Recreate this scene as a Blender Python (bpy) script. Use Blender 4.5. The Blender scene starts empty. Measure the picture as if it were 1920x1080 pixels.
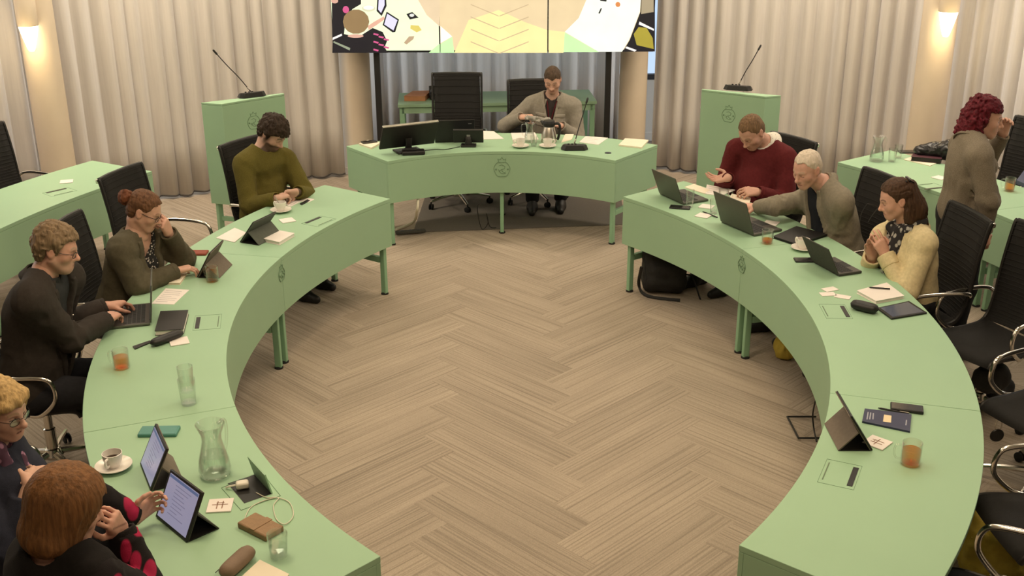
import bpy, math, random
import numpy as np
from mathutils import Matrix, Vector

# ------------------------------------------------------------------ camera, world, lights, exposure
scene = bpy.context.scene
COL = scene.collection
R_ = math.radians
PI = math.pi

def set_camera():
    cd = bpy.data.cameras.new('camera'); co = bpy.data.objects.new('camera', cd); COL.objects.link(co)
    cd.sensor_width = 36.0; cd.lens = 2100.55 * 36 / 1920; cd.clip_start = 0.05; cd.clip_end = 100
    pitch, roll, yaw = 0.3688, -0.0038, -0.0004
    fw = Vector((math.sin(yaw) * math.cos(pitch), math.cos(yaw) * math.cos(pitch), -math.sin(pitch)))
    r = Vector((math.cos(yaw), -math.sin(yaw), 0)); u = r.cross(fw)
    r2 = math.cos(roll) * r + math.sin(roll) * u; u2 = -math.sin(roll) * r + math.cos(roll) * u
    m = Matrix((r2, u2, -fw)).transposed().to_4x4(); m.translation = (0, -5.8227, 3.0571)
    co.matrix_world = m
    scene.camera = co
set_camera()

world = bpy.data.worlds.new('overcast sky'); scene.world = world; world.use_nodes = True
wn = world.node_tree.nodes; bg = wn['Background']
bg.inputs['Color'].default_value = (0.62, 0.78, 1.0, 1); bg.inputs['Strength'].default_value = 1.1

def area(name, loc, target, sx, sy, power, color, shape='RECTANGLE', spread=180):
    l = bpy.data.lights.new(name, 'AREA'); l.shape = shape; l.size = sx; l.size_y = sy
    l.energy = power; l.color = color; l.spread = R_(spread)
    o = bpy.data.objects.new(name, l); COL.objects.link(o); o.location = loc
    o.rotation_euler = (Vector(target) - Vector(loc)).to_track_quat('-Z', 'Y').to_euler()
    return o
WARM = (1.0, 0.775, 0.51); SOFT = (1.0, 0.855, 0.66)
# ceiling lamps over the ring of desks and wall-washers along the curtains (the room lighting, all above the frame)
for x, y, e, c in [(-1.45, -1.8, 44, WARM), (1.45, -1.9, 44, WARM), (-2.0, 0.9, 24, SOFT), (2.0, 0.9, 24, SOFT), (0.0, -0.3, 24, SOFT), (0.0, 2.4, 25, WARM),
                   (-3.9, 0.6, 13, SOFT), (3.9, 0.6, 14, SOFT), (0, -4.6, 24, WARM)]:
    area('ceiling_lamp', (x, y, 3.62), (x, y, 0), 0.9, 0.9, e, c, 'DISK')
for x, y, tx, ty, e in [(-3.2, 3.3, -3.6, 4.3, 34), (-2.0, 4.0, -2.4, 4.9, 34), (3.0, 3.5, 3.4, 4.5, 34), (1.9, 4.1, 2.3, 5.0, 34), (-4.3, 2.6, -5.0, 3.2, 26), (4.3, 2.7, 5.0, 3.3, 26)]:
    area('wall_washer', (x, y, 3.6), (tx, ty, 1.5), 0.8, 0.3, e * 1.2, SOFT)
# daylight standing in the windows behind the curtains
area('window_daylight', (-0.2, 6.95, 1.9), (-0.2, 0, 1.5), 3.0, 2.4, 70, (0.70, 0.85, 1.0))
area('window_daylight', (6.2, 2.9, 1.8), (0, 2.2, 1.4), 3.0, 2.6, 330, (0.90, 0.95, 1.0))
area('window_daylight', (-6.2, 2.9, 1.8), (0, 2.2, 1.4), 3.0, 2.6, 280, (0.90, 0.95, 1.0))

vs = scene.view_settings
scene.display_settings.display_device = 'sRGB'
vs.view_transform = 'Standard'; vs.look = 'None'; vs.gamma = 1.0; vs.use_curve_mapping = False
vs.exposure = 0.0
try:
    scene.cycles.use_denoising = True
    scene.cycles.max_bounces = 10; scene.cycles.transparent_max_bounces = 16
    scene.cycles.transmission_bounces = 10; scene.cycles.sample_clamp_indirect = 6
    scene.cycles.caustics_reflective = False; scene.cycles.caustics_refractive = False
except Exception:
    pass

# ------------------------------------------------------------------ materials
def mat(name, col, rough=0.6, metal=0.0, var=0.0, vscale=20.0, stretch=(1, 1, 1), bump=0.0, bscale=200.0, spec=0.5,
        emit=None, estr=0.0, trans=0.0, ior=1.45, sss=0.0, sheen=0.0, attr=None, coat=0.0, info=False, coords='Object'):
    m = bpy.data.materials.new(name); m.use_nodes = True
    nt = m.node_tree; N = nt.nodes; L = nt.links; b = N['Principled BSDF']
    b.inputs['Roughness'].default_value = rough; b.inputs['Metallic'].default_value = metal
    b.inputs['Specular IOR Level'].default_value = spec
    b.inputs['Transmission Weight'].default_value = trans; b.inputs['IOR'].default_value = ior
    b.inputs['Sheen Weight'].default_value = sheen; b.inputs['Coat Weight'].default_value = coat
    if sss:
        b.inputs['Subsurface Weight'].default_value = sss
        b.inputs['Subsurface Radius'].default_value = (0.012, 0.005, 0.003); b.inputs['Subsurface Scale'].default_value = 1.0
    tc = N.new('ShaderNodeTexCoord'); mp = N.new('ShaderNodeMapping'); mp.inputs['Scale'].default_value = stretch
    L.new(tc.outputs[coords], mp.inputs['Vector'])
    base = None
    if attr:
        at = N.new('ShaderNodeAttribute'); at.attribute_name = attr; base = at.outputs['Color']
    if var > 0:
        no = N.new('ShaderNodeTexNoise'); no.inputs['Scale'].default_value = vscale; no.inputs['Detail'].default_value = 4
        L.new(mp.outputs[0], no.inputs['Vector'])
        mr = N.new('ShaderNodeMapRange'); mr.inputs['From Min'].default_value = .25; mr.inputs['From Max'].default_value = .75
        mr.inputs['To Min'].default_value = 1 - var; mr.inputs['To Max'].default_value = 1 + var
        L.new(no.outputs['Fac'], mr.inputs['Value'])
        mx = N.new('ShaderNodeVectorMath'); mx.operation = 'SCALE'
        if base is not None: L.new(base, mx.inputs[0])
        else: mx.inputs[0].default_value = col[:3]
        L.new(mr.outputs[0], mx.inputs['Scale']); base = mx.outputs[0]
    if base is not None: L.new(base, b.inputs['Base Color'])
    else: b.inputs['Base Color'].default_value = (*col[:3], 1)
    if bump > 0:
        n2 = N.new('ShaderNodeTexNoise'); n2.inputs['Scale'].default_value = bscale; n2.inputs['Detail'].default_value = 3
        L.new(mp.outputs[0], n2.inputs['Vector'])
        bp = N.new('ShaderNodeBump'); bp.inputs['Strength'].default_value = bump; bp.inputs['Distance'].default_value = 0.004
        L.new(n2.outputs['Fac'], bp.inputs['Height']); L.new(bp.outputs[0], b.inputs['Normal'])
    if emit:
        b.inputs['Emission Color'].default_value = (*emit, 1); b.inputs['Emission Strength'].default_value = estr
    return m

M = {}
M['mint'] = mat('mint laminate', (0.322, 0.50, 0.330), 0.5, spec=.35, var=0.02, vscale=3, bump=0.03, bscale=500)
M['mint_leg'] = mat('mint painted steel', (0.26, 0.46, 0.29), 0.4, var=0.03, vscale=8)
M['mint_line'] = mat('engraved dark green line', (0.17, 0.28, 0.175), 0.6)
M['seam'] = mat('dark table joint', (0.13, 0.18, 0.11), 0.6)
M['black'] = mat('black plastic', (0.014, 0.013, 0.013), 0.45, var=0.1, vscale=30)
M['black_gloss'] = mat('black gloss', (0.012, 0.012, 0.013), 0.15)
M['rubber'] = mat('black rubber', (0.012, 0.012, 0.012), 0.8)
M['mesh_fabric'] = mat('black chair net weave', (0.0115, 0.0105, 0.010), 0.85, var=0.25, vscale=90, stretch=(1, 1, 8), bump=0.3, bscale=400)
M['chrome'] = mat('chrome', (0.78, 0.74, 0.68), 0.16, 1.0)
M['steel'] = mat('brushed steel', (0.62, 0.58, 0.52), 0.28, 1.0, var=0.08, vscale=40, stretch=(1, 1, 12))
M['paper'] = mat('white paper', (0.80, 0.74, 0.70), 0.8, var=0.02, vscale=12)
M['paper_warm'] = mat('cream paper', (0.80, 0.72, 0.58), 0.8, var=0.03, vscale=12)
M['ink'] = mat('grey ink', (0.22, 0.20, 0.22), 0.8)
M['porcelain'] = mat('white porcelain', (0.80, 0.76, 0.70), 0.18)
M['coffee'] = mat('black coffee', (0.035, 0.018, 0.01), 0.1)
M['tea'] = mat('amber tea', (0.75, 0.26, 0.05), 0.0, trans=0.9, ior=1.33)
M['column'] = mat('cream column paint', (0.62, 0.52, 0.405), 0.7, var=0.03, vscale=6, bump=0.05, bscale=120)
M['wall'] = mat('off white wall paint', (0.66, 0.62, 0.56), 0.8, var=0.03, vscale=3, bump=0.05, bscale=150)
M['ceiling'] = mat('white ceiling paint', (0.78, 0.76, 0.72), 0.9, var=0.02, vscale=3)
M['dark_frame'] = mat('dark window frame', (0.03, 0.03, 0.035), 0.5)
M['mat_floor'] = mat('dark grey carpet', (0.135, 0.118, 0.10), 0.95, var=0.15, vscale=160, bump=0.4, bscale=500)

def thin_glass(name, tint=(.995, 1, .995), gl=.75):
    m = bpy.data.materials.new(name); m.use_nodes = True; N = m.node_tree.nodes; L = m.node_tree.links
    for n in list(N): N.remove(n)
    out = N.new('ShaderNodeOutputMaterial'); t = N.new('ShaderNodeBsdfTransparent'); g = N.new('ShaderNodeBsdfGlossy'); g.inputs['Roughness'].default_value = .03
    no = N.new('ShaderNodeTexNoise'); no.inputs['Scale'].default_value = 25
    cr = N.new('ShaderNodeMapRange'); cr.inputs['To Min'].default_value = .985; cr.inputs['To Max'].default_value = 1.0; L.new(no.outputs['Fac'], cr.inputs['Value'])
    vm = N.new('ShaderNodeVectorMath'); vm.operation = 'SCALE'; vm.inputs[0].default_value = tint; L.new(cr.outputs[0], vm.inputs['Scale']); L.new(vm.outputs[0], t.inputs['Color'])
    lw = N.new('ShaderNodeLayerWeight'); lw.inputs['Blend'].default_value = .25
    mr = N.new('ShaderNodeMapRange'); mr.inputs['To Min'].default_value = .03; mr.inputs['To Max'].default_value = gl; L.new(lw.outputs['Facing'], mr.inputs['Value'])
    mx = N.new('ShaderNodeMixShader'); L.new(mr.outputs[0], mx.inputs[0]); L.new(t.outputs[0], mx.inputs[1]); L.new(g.outputs[0], mx.inputs[2]); L.new(mx.outputs[0], out.inputs[0])
    return m
M['glass'] = thin_glass('clear glass'); M['pane'] = thin_glass('thin pane', (.97, .99, 1), .5); M['water'] = thin_glass('still water', (.96, .99, .975), .6)
M['tea'] = thin_glass('amber tea', (.97, .52, .15), .25); M['acryl'] = thin_glass('plain acrylic', (.9, 1, .93), .7)

def curtain_mat(name, col, tl=0.35):
    m = bpy.data.materials.new(name); m.use_nodes = True
    N = m.node_tree.nodes; L = m.node_tree.links; b = N['Principled BSDF']; out = N['Material Output']
    b.inputs['Roughness'].default_value = 0.9; b.inputs['Specular IOR Level'].default_value = 0.1
    tc = N.new('ShaderNodeTexCoord'); mp = N.new('ShaderNodeMapping'); mp.inputs['Scale'].default_value = (30, 30, 1.2)
    L.new(tc.outputs['Object'], mp.inputs['Vector'])
    no = N.new('ShaderNodeTexNoise'); no.inputs['Scale'].default_value = 2.0; no.inputs['Detail'].default_value = 5
    L.new(mp.outputs[0], no.inputs['Vector'])
    mr = N.new('ShaderNodeMapRange'); mr.inputs['To Min'].default_value = 0.9; mr.inputs['To Max'].default_value = 1.08
    L.new(no.outputs['Fac'], mr.inputs['Value'])
    mx = N.new('ShaderNodeVectorMath'); mx.operation = 'SCALE'; mx.inputs[0].default_value = col
    L.new(mr.outputs[0], mx.inputs['Scale']); L.new(mx.outputs[0], b.inputs['Base Color'])
    n2 = N.new('ShaderNodeTexNoise'); n2.inputs['Scale'].default_value = 350
    bp = N.new('ShaderNodeBump'); bp.inputs['Strength'].default_value = 0.12; bp.inputs['Distance'].default_value = 0.003
    L.new(n2.outputs['Fac'], bp.inputs['Height']); L.new(bp.outputs[0], b.inputs['Normal'])
    t = N.new('ShaderNodeBsdfTranslucent'); L.new(mx.outputs[0], t.inputs['Color'])
    ms = N.new('ShaderNodeMixShader'); ms.inputs[0].default_value = tl
    L.new(b.outputs[0], ms.inputs[1]); L.new(t.outputs[0], ms.inputs[2]); L.new(ms.outputs[0], out.inputs['Surface'])
    return m
M['curtain'] = curtain_mat('sheer beige curtain cloth', (0.76, 0.71, 0.66), 0.38)
M['hem'] = mat('dark curtain hem tape', (0.09, 0.08, 0.075), 0.9)

def carpet_mat():
    m = bpy.data.materials.new('striped carpet plank'); m.use_nodes = True
    N = m.node_tree.nodes; L = m.node_tree.links; b = N['Principled BSDF']
    b.inputs['Roughness'].default_value = 0.95; b.inputs['Specular IOR Level'].default_value = 0.1
    tc = N.new('ShaderNodeTexCoord'); oi = N.new('ShaderNodeObjectInfo')
    mul = N.new('ShaderNodeMath'); mul.operation = 'MULTIPLY'; mul.inputs[1].default_value = 37.0
    L.new(oi.outputs['Random'], mul.inputs[0])
    cmb = N.new('ShaderNodeCombineXYZ'); L.new(mul.outputs[0], cmb.inputs[0]); L.new(mul.outputs[0], cmb.inputs[1])
    add = N.new('ShaderNodeVectorMath'); L.new(tc.outputs['Object'], add.inputs[0]); L.new(cmb.outputs[0], add.inputs[1])
    def noise(sc, s, det):
        mp = N.new('ShaderNodeMapping'); mp.inputs['Scale'].default_value = sc; L.new(add.outputs[0], mp.inputs['Vector'])
        n = N.new('ShaderNodeTexNoise'); n.inputs['Scale'].default_value = s; n.inputs['Detail'].default_value = det
        L.new(mp.outputs[0], n.inputs['Vector']); return n.outputs['Fac']
    streak = noise((.7, 80, 1), 1.0, 2); tone = noise((1, 5, 1), 1.0, 1); pile = noise((1, 1, 1), 300.0, 2)
    def rng(x, a, bb, c, d):
        r = N.new('ShaderNodeMapRange'); r.inputs['From Min'].default_value = a; r.inputs['From Max'].default_value = bb
        r.inputs['To Min'].default_value = c; r.inputs['To Max'].default_value = d; L.new(x, r.inputs['Value']); return r.outputs[0]
    f = [rng(streak, .46, .70, 1.05, .70), rng(tone, .3, .7, 1.08, .92), rng(pile, .3, .7, .86, 1.14), rng(oi.outputs['Random'], 0, 1, .94, 1.06)]
    x = f[0]
    for y in f[1:]:
        mm = N.new('ShaderNodeMath'); mm.operation = 'MULTIPLY'; L.new(x, mm.inputs[0]); L.new(y, mm.inputs[1]); x = mm.outputs[0]
    sc = N.new('ShaderNodeVectorMath'); sc.operation = 'SCALE'; sc.inputs[0].default_value = (0.375, 0.311, 0.248)
    L.new(x, sc.inputs['Scale']); L.new(sc.outputs[0], b.inputs['Base Color'])
    bp = N.new('ShaderNodeBump'); bp.inputs['Strength'].default_value = 0.5; bp.inputs['Distance'].default_value = 0.004
    L.new(pile, bp.inputs['Height']); L.new(bp.outputs[0], b.inputs['Normal'])
    return m
M['carpet'] = carpet_mat()
M['carpet_base'] = mat('carpet backing', (0.36, 0.30, 0.24), 0.95, var=0.1, vscale=100)

# ------------------------------------------------------------------ mesh helpers
class MB:
    def __init__(s): s.v = []; s.f = []; s.mi = []; s.cm = 0
    def add(s, vs, fs, X=None):
        k = len(s.v)
        s.v += [tuple(X @ Vector(p)) for p in vs] if X is not None else [tuple(p) for p in vs]
        s.f += [tuple(i + k for i in f) for f in fs]; s.mi += [s.cm] * len(fs); return s
    def box(s, c, d, rz=0, X=None):
        x, y, z = d[0] / 2, d[1] / 2, d[2] / 2
        T = Matrix.Translation(c) @ Matrix.Rotation(rz, 4, 'Z')
        if X is not None: T = X @ T
        vs = [(-x, -y, -z), (x, -y, -z), (x, y, -z), (-x, y, -z), (-x, -y, z), (x, -y, z), (x, y, z), (-x, y, z)]
        return s.add(vs, [(3, 2, 1, 0), (4, 5, 6, 7), (0, 1, 5, 4), (1, 2, 6, 5), (2, 3, 7, 6), (3, 0, 4, 7)], T)
    def prism(s, poly, z0, z1, X=None):
        n = len(poly)
        a = sum(poly[i][0] * poly[(i + 1) % n][1] - poly[(i + 1) % n][0] * poly[i][1] for i in range(n))
        if a < 0: poly = poly[::-1]
        vs = [(p[0], p[1], z0) for p in poly] + [(p[0], p[1], z1) for p in poly]
        fs = [tuple(range(n - 1, -1, -1)), tuple(range(n, 2 * n))] + [(i, (i + 1) % n, n + (i + 1) % n, n + i) for i in range(n)]
        return s.add(vs, fs, X)
    def lathe(s, prof, n=24, X=None):
        vs = []; fs = []
        for r, z in prof:
            for i in range(n):
                a = 2 * PI * i / n; vs.append((r * math.cos(a), r * math.sin(a), z))
        for j in range(len(prof) - 1):
            for i in range(n):
                fs.append((j * n + i, j * n + (i + 1) % n, (j + 1) * n + (i + 1) % n, (j + 1) * n + i))
        if prof[0][0] > 1e-6: fs.append(tuple(range(n - 1, -1, -1)))
        if prof[-1][0] > 1e-6: fs.append(tuple((len(prof) - 1) * n + i for i in range(n)))
        return s.add(vs, fs, X)
    def shell(s, prof, n=24, X=None):       # closed profile loop (walls of a vessel)
        vs = []; fs = []; m = len(prof)
        for r, z in prof:
            for i in range(n):
                a = 2 * PI * i / n; vs.append((max(r, 1e-5) * math.cos(a), max(r, 1e-5) * math.sin(a), z))
        for j in range(m):
            for i in range(n):
                k = (j + 1) % m
                if prof[j][0] < 1e-5 and prof[k][0] < 1e-5: continue
                fs.append((j * n + i, j * n + (i + 1) % n, k * n + (i + 1) % n, k * n + i))
        return s.add(vs, fs, X)
    def tube(s, pts, r, n=8, closed=False, X=None, flat=1.0):
        P = [Vector(p) for p in pts]; m = len(P); vs = []; fs = []
        rr = r if isinstance(r, (list, tuple)) else [r] * m
        up = None
        for i in range(m):
            t = (P[(i + 1) % m] - P[i - 1]) if closed else (P[min(i + 1, m - 1)] - P[max(i - 1, 0)])
            t.normalize()
            if up is None:
                up = Vector((0, 0, 1)) if abs(t.z) < 0.9 else Vector((0, 1, 0))
            a = t.cross(up)
            if a.length < 1e-4: a = t.orthogonal()
            a.normalize(); up = a.cross(t).normalized()
            for k in range(n):
                th = 2 * PI * k / n
                vs.append(P[i] + (a * math.cos(th) + up * math.sin(th) * flat) * rr[i])
        for i in range(m if closed else m - 1):
            j = (i + 1) % m
            for k in range(n):
                fs.append((i * n + k, i * n + (k + 1) % n, j * n + (k + 1) % n, j * n + k))
        if not closed:
            fs.append(tuple(range(n - 1, -1, -1))); fs.append(tuple((m - 1) * n + k for k in range(n)))
        return s.add(vs, fs, X)
    def ball(s, c, r, n=12, sc=(1, 1, 1), X=None):
        prof = [(max(r * math.sin(PI * j / (n // 2 + 1)), 1e-5), -r * math.cos(PI * j / (n // 2 + 1))) for j in range(n // 2 + 2)]
        T = Matrix.Translation(c) @ Matrix.Diagonal((*sc, 1))
        if X is not None: T = X @ T
        return s.lathe(prof, n, T)
    def grid(s, pts):                        # rows of points
        n = len(pts[0]); vs = [p for row in pts for p in row]
        fs = [(j * n + i, j * n + i + 1, (j + 1) * n + i + 1, (j + 1) * n + i) for j in range(len(pts) - 1) for i in range(n - 1)]
        return s.add(vs, fs)
    def mesh(s, name, mats, smooth=35):
        me = bpy.data.meshes.new(name); me.from_pydata(s.v, [], s.f)
        for m in (mats if isinstance(mats, (list, tuple)) else [mats]): me.materials.append(m)
        if any(s.mi): me.polygons.foreach_set('material_index', s.mi)
        if smooth:
            me.polygons.foreach_set('use_smooth', [True] * len(me.polygons)); me.set_sharp_from_angle(angle=R_(smooth))
        me.update(); return me
    def build(s, name, mats, parent=None, smooth=35, bevel=0, seg=2, solid=0, loc=None, rz=0):
        o = bpy.data.objects.new(name, s.mesh(name, mats, smooth)); COL.objects.link(o)
        if parent is not None: o.parent = parent
        if loc is not None: o.location = loc
        if rz: o.rotation_euler = (0, 0, rz)
        if solid:
            q = o.modifiers.new('solid', 'SOLIDIFY'); q.thickness = solid; q.offset = 0
        if bevel:
            q = o.modifiers.new('bevel', 'BEVEL'); q.width = bevel; q.segments = seg; q.limit_method = 'ANGLE'; q.angle_limit = R_(40)
        return o

def tag(o, label=None, cat=None, group=None, kind=None):
    if label: o['label'] = label
    if cat: o['category'] = cat
    if group: o['group'] = group
    if kind: o['kind'] = kind
    return o
def thing(name, label, cat, loc=(0, 0, 0), rz=0, group=None):
    o = bpy.data.objects.new(name, None); COL.objects.link(o); o.empty_display_size = 0.1
    o.location = loc; o.rotation_euler = (0, 0, rz)
    return tag(o, label, cat, group)
KIDS = {}
def copy_tree(root, loc, rz, label=None, group=None):
    kids = {}
    for o in COL.objects:
        if o.parent is not None: kids.setdefault(o.parent.name, []).append(o)
    def rec(o, par):
        c = o.copy(); COL.objects.link(c)
        if par is not None: c.parent = par
        for ch in kids.get(o.name, []): rec(ch, c)
        return c
    c = rec(root, None); c.location = loc; c.rotation_euler = (0, 0, rz)
    if label: c['label'] = label
    if group: c['group'] = group
    return c
def pol(c, r, deg): return (c[0] + r * math.cos(R_(deg)), c[1] + r * math.sin(R_(deg)))
def arc(c, r, a0, a1, n): return [pol(c, r, a0 + (a1 - a0) * i / n) for i in range(n + 1)]
def bez(ps, n=6):                            # rounded polyline: Catmull-Rom through the points
    P = [Vector(p) for p in ps]; out = []
    for i in range(len(P) - 1):
        a = P[max(i - 1, 0)]; b = P[i]; c = P[i + 1]; d = P[min(i + 2, len(P) - 1)]
        for k in range(n):
            t = k / n
            out.append(0.5 * ((2 * b) + (c - a) * t + (2 * a - 5 * b + 4 * c - d) * t * t + (3 * b - a - 3 * c + d) * t ** 3))
    out.append(P[-1]); return out
TZ = 0.74

# ------------------------------------------------------------------ room shell
def struct(o): return tag(o, kind='structure')
RX0, RX1, RY0, RY1, RH = -5.9, 5.9, -7.4, 6.75, 3.7
flo = struct(MB().box((0, -0.3, -0.03), (12.2, 14.6, 0.05)).build('floor', M['carpet_base']))
struct(MB().box((0, -0.3, RH + .05), (12.2, 14.6, 0.1)).build('ceiling', M['ceiling']))
def wall_x(name, x, t, win):                # wall along y at x with one window opening (y0,y1,z0,z1)
    b = MB(); y0, y1, z0, z1 = win
    b.box((x, (RY0 + y0) / 2, RH / 2), (t, y0 - RY0, RH)); b.box((x, (y1 + RY1) / 2, RH / 2), (t, RY1 - y1, RH))
    b.box((x, (y0 + y1) / 2, z0 / 2), (t, y1 - y0, z0)); b.box((x, (y0 + y1) / 2, (z1 + RH) / 2), (t, y1 - y0, RH - z1))
    return struct(b.build(name, M['wall']))
wall_x('wall_left', RX0 - .06, .12, (1.3, 4.6, .5, 3.1)); wall_x('wall_right', RX1 + .06, .12, (1.3, 4.6, .5, 3.1))
struct(MB().box((0, RY0 - .06, RH / 2), (12.1, .12, RH)).build('wall_front', M['wall']))
b = MB()
b.box(((RX0 - 1.75) / 2, RY1 + .06, RH / 2), (-1.75 - RX0, .12, RH)); b.box(((RX1 + 1.75) / 2, RY1 + .06, RH / 2), (RX1 - 1.75, .12, RH))
b.box((0, RY1 + .06, .35), (3.5, .12, .7)); b.box((0, RY1 + .06, 3.4), (3.5, .12, .6))
struct(b.build('wall_back', M['wall']))
def window(name, c, w, z0, z1, rz):
    root = tag(bpy.data.objects.new(name, None), kind='structure'); COL.objects.link(root); root.location = (*c, 0); root.rotation_euler = (0, 0, rz)
    h = z1 - z0; zc = (z0 + z1) / 2; f = MB()
    for s in (-1, 1):
        f.box((s * (w / 2 - .03), 0, zc), (.06, .07, h)); f.box((0, 0, zc + s * (h / 2 - .03)), (w - .12, .07, .06))
    for k in (1, 2): f.box((-w / 2 + w * k / 3, 0, zc), (.05, .06, h - .12))
    f.build('window_frame', M['dark_frame'], root)
    for k in range(3): MB().box((-w / 2 + w * (k + .5) / 3, 0, zc), (w / 3 - .09, .008, h - .13)).build('pane', M['pane'], root)
window('window_1', (0, RY1 + .03), 3.5, .7, 3.1, 0)
window('window_2', (RX1 + .06, 2.95), 3.3, .5, 3.1, PI / 2)
window('window_3', (RX0 - .06, 2.95), 3.3, .5, 3.1, PI / 2)
for n, c, d in (('baseboard_left', (RX0 + .01, -.3, .05), (.02, 14.1, .1)), ('baseboard_right', (RX1 - .01, -.3, .05), (.02, 14.1, .1)),
                ('baseboard_back', (0, RY1 - .01, .05), (11.7, .02, .1)), ('baseboard_front', (0, RY0 + .01, .05), (11.7, .02, .1))):
    struct(MB().box(c, d).build(n, M['wall'], bevel=.004))

# herringbone carpet planks, 100 x 25 cm, laid at 45 degrees to the room axis
PW, PLEN = 0.25, 1.0
pm = MB().box((0, 0, -.002), (PLEN - .0005, PW - .0005, .008))
pmesh = pm.mesh('carpet_plank', M['carpet'], 0)
planks = []
HB = (0.382, 0.30)                          # a chevron valley measured on the floor
q = 1 / math.sqrt(2)
for j in range(-40, 41):
    for m in range(-8, 9):
        # H plank along u at row j starting at j+8m ; V plank along v in column j, rows j-7+8m ...
        for kind in (0, 1):
            if kind == 0: cu, cv = (j + 8 * m + 2) * PW, (j + .5) * PW
            else: cu, cv = (j + .5) * PW, (j - 7 + 8 * m + 2) * PW
            x = HB[0] + (cu - cv) * q; y = HB[1] + (cu + cv) * q
            if abs(x) < 5.6 and -7.0 < y < 6.5: planks.append((x, y, kind))
def inview(x, y): return -3.3 < y < 6.2 and abs(x) < 2.0 + (y + 3.3) * .34
vis = sorted([p for p in planks if inview(p[0], p[1])], key=lambda p: (abs(p[0]) > 2.2, math.hypot(p[0], p[1] + 5.8)))
near = vis[:290]; ns = set(near); rest = [p for p in planks if p not in ns]
ANG = (R_(45), R_(135))
for x, y, k in near:
    o = bpy.data.objects.new('carpet_plank', pmesh); COL.objects.link(o); o.parent = flo; o.location = (x, y, 0); o.rotation_euler = (0, 0, ANG[k])
rb = MB()
for x, y, k in rest: rb.box((x, y, -.002), (PLEN - .0005, PW - .0005, .008), ANG[k])
tag(rb.build('carpet_plank_field', M['carpet'], flo, 0), kind='stuff')

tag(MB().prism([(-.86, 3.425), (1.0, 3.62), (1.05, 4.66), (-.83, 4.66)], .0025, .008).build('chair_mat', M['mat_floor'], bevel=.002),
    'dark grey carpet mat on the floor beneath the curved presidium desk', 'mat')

# columns
def column(label, x, y, r):
    t = thing('column', label, 'column', (x, y, 0), 0, None)
    MB().lathe([(r, 0.02), (r, RH - .01)], 40).build('shaft', M['column'], t)
    MB().lathe([(r + .012, 0.003), (r + .012, .07), (r + .002, .075)], 40).build('base_ring', M['column'], t)
    return t
column('round cream column with a wall lamp beside the left outer desk', -3.985, 3.75, .146)
column('round cream column with a wall lamp behind the red-haired woman', 3.668, 3.95, .147)
column('round cream column behind the screen, next to the left curtain edge', -1.575, 5.45, .155)
column('round cream column behind the screen, next to the right curtain edge', 1.23, 5.5, .14)
M['shade'] = mat('frosted lamp glass, lit', (0.9, 0.85, 0.75), 0.4, emit=(1, 0.84, 0.55), estr=6.5, var=.02)
def sconce(label, x, y, r, z):
    d = Vector((-x * .15, -5.8 - y, 0)).normalized(); a = math.atan2(d.y, d.x)
    t = thing('wall_lamp', label, 'lamp', (x + d.x * (r + .0), y + d.y * (r + .0), z), a - PI / 2)
    MB().lathe([(.055, .02), (.080, .022), (.083, .03), (.083, .42), (.076, .43)], 28, Matrix.Translation((0, .06, 0))).build('housing', M['column'], t)
    MB().lathe([(.018, -.185), (.03, -.165), (.054, -.08), (.073, .0), (.077, .02)], 28, Matrix.Translation((0, .06, 0))).build('glass_shade', M['shade'], t)
    MB().box((0, .005, .1), (.05, .03, .1)).build('bracket', M['steel'], t)
    l = bpy.data.lights.new('lamp_glow', 'POINT'); l.energy = 5; l.color = (1, .75, .4); l.shadow_soft_size = .06
    o = bpy.data.objects.new('lamp_glow', l); COL.objects.link(o); o.location = (x + d.x * (r + .2), y + d.y * (r + .2), z - .15)
sconce('lit conical wall lamp on the left column', -3.985, 3.75, .146, 1.74)
sconce('lit conical wall lamp on the right column', 3.668, 3.95, .147, 1.80)

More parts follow.
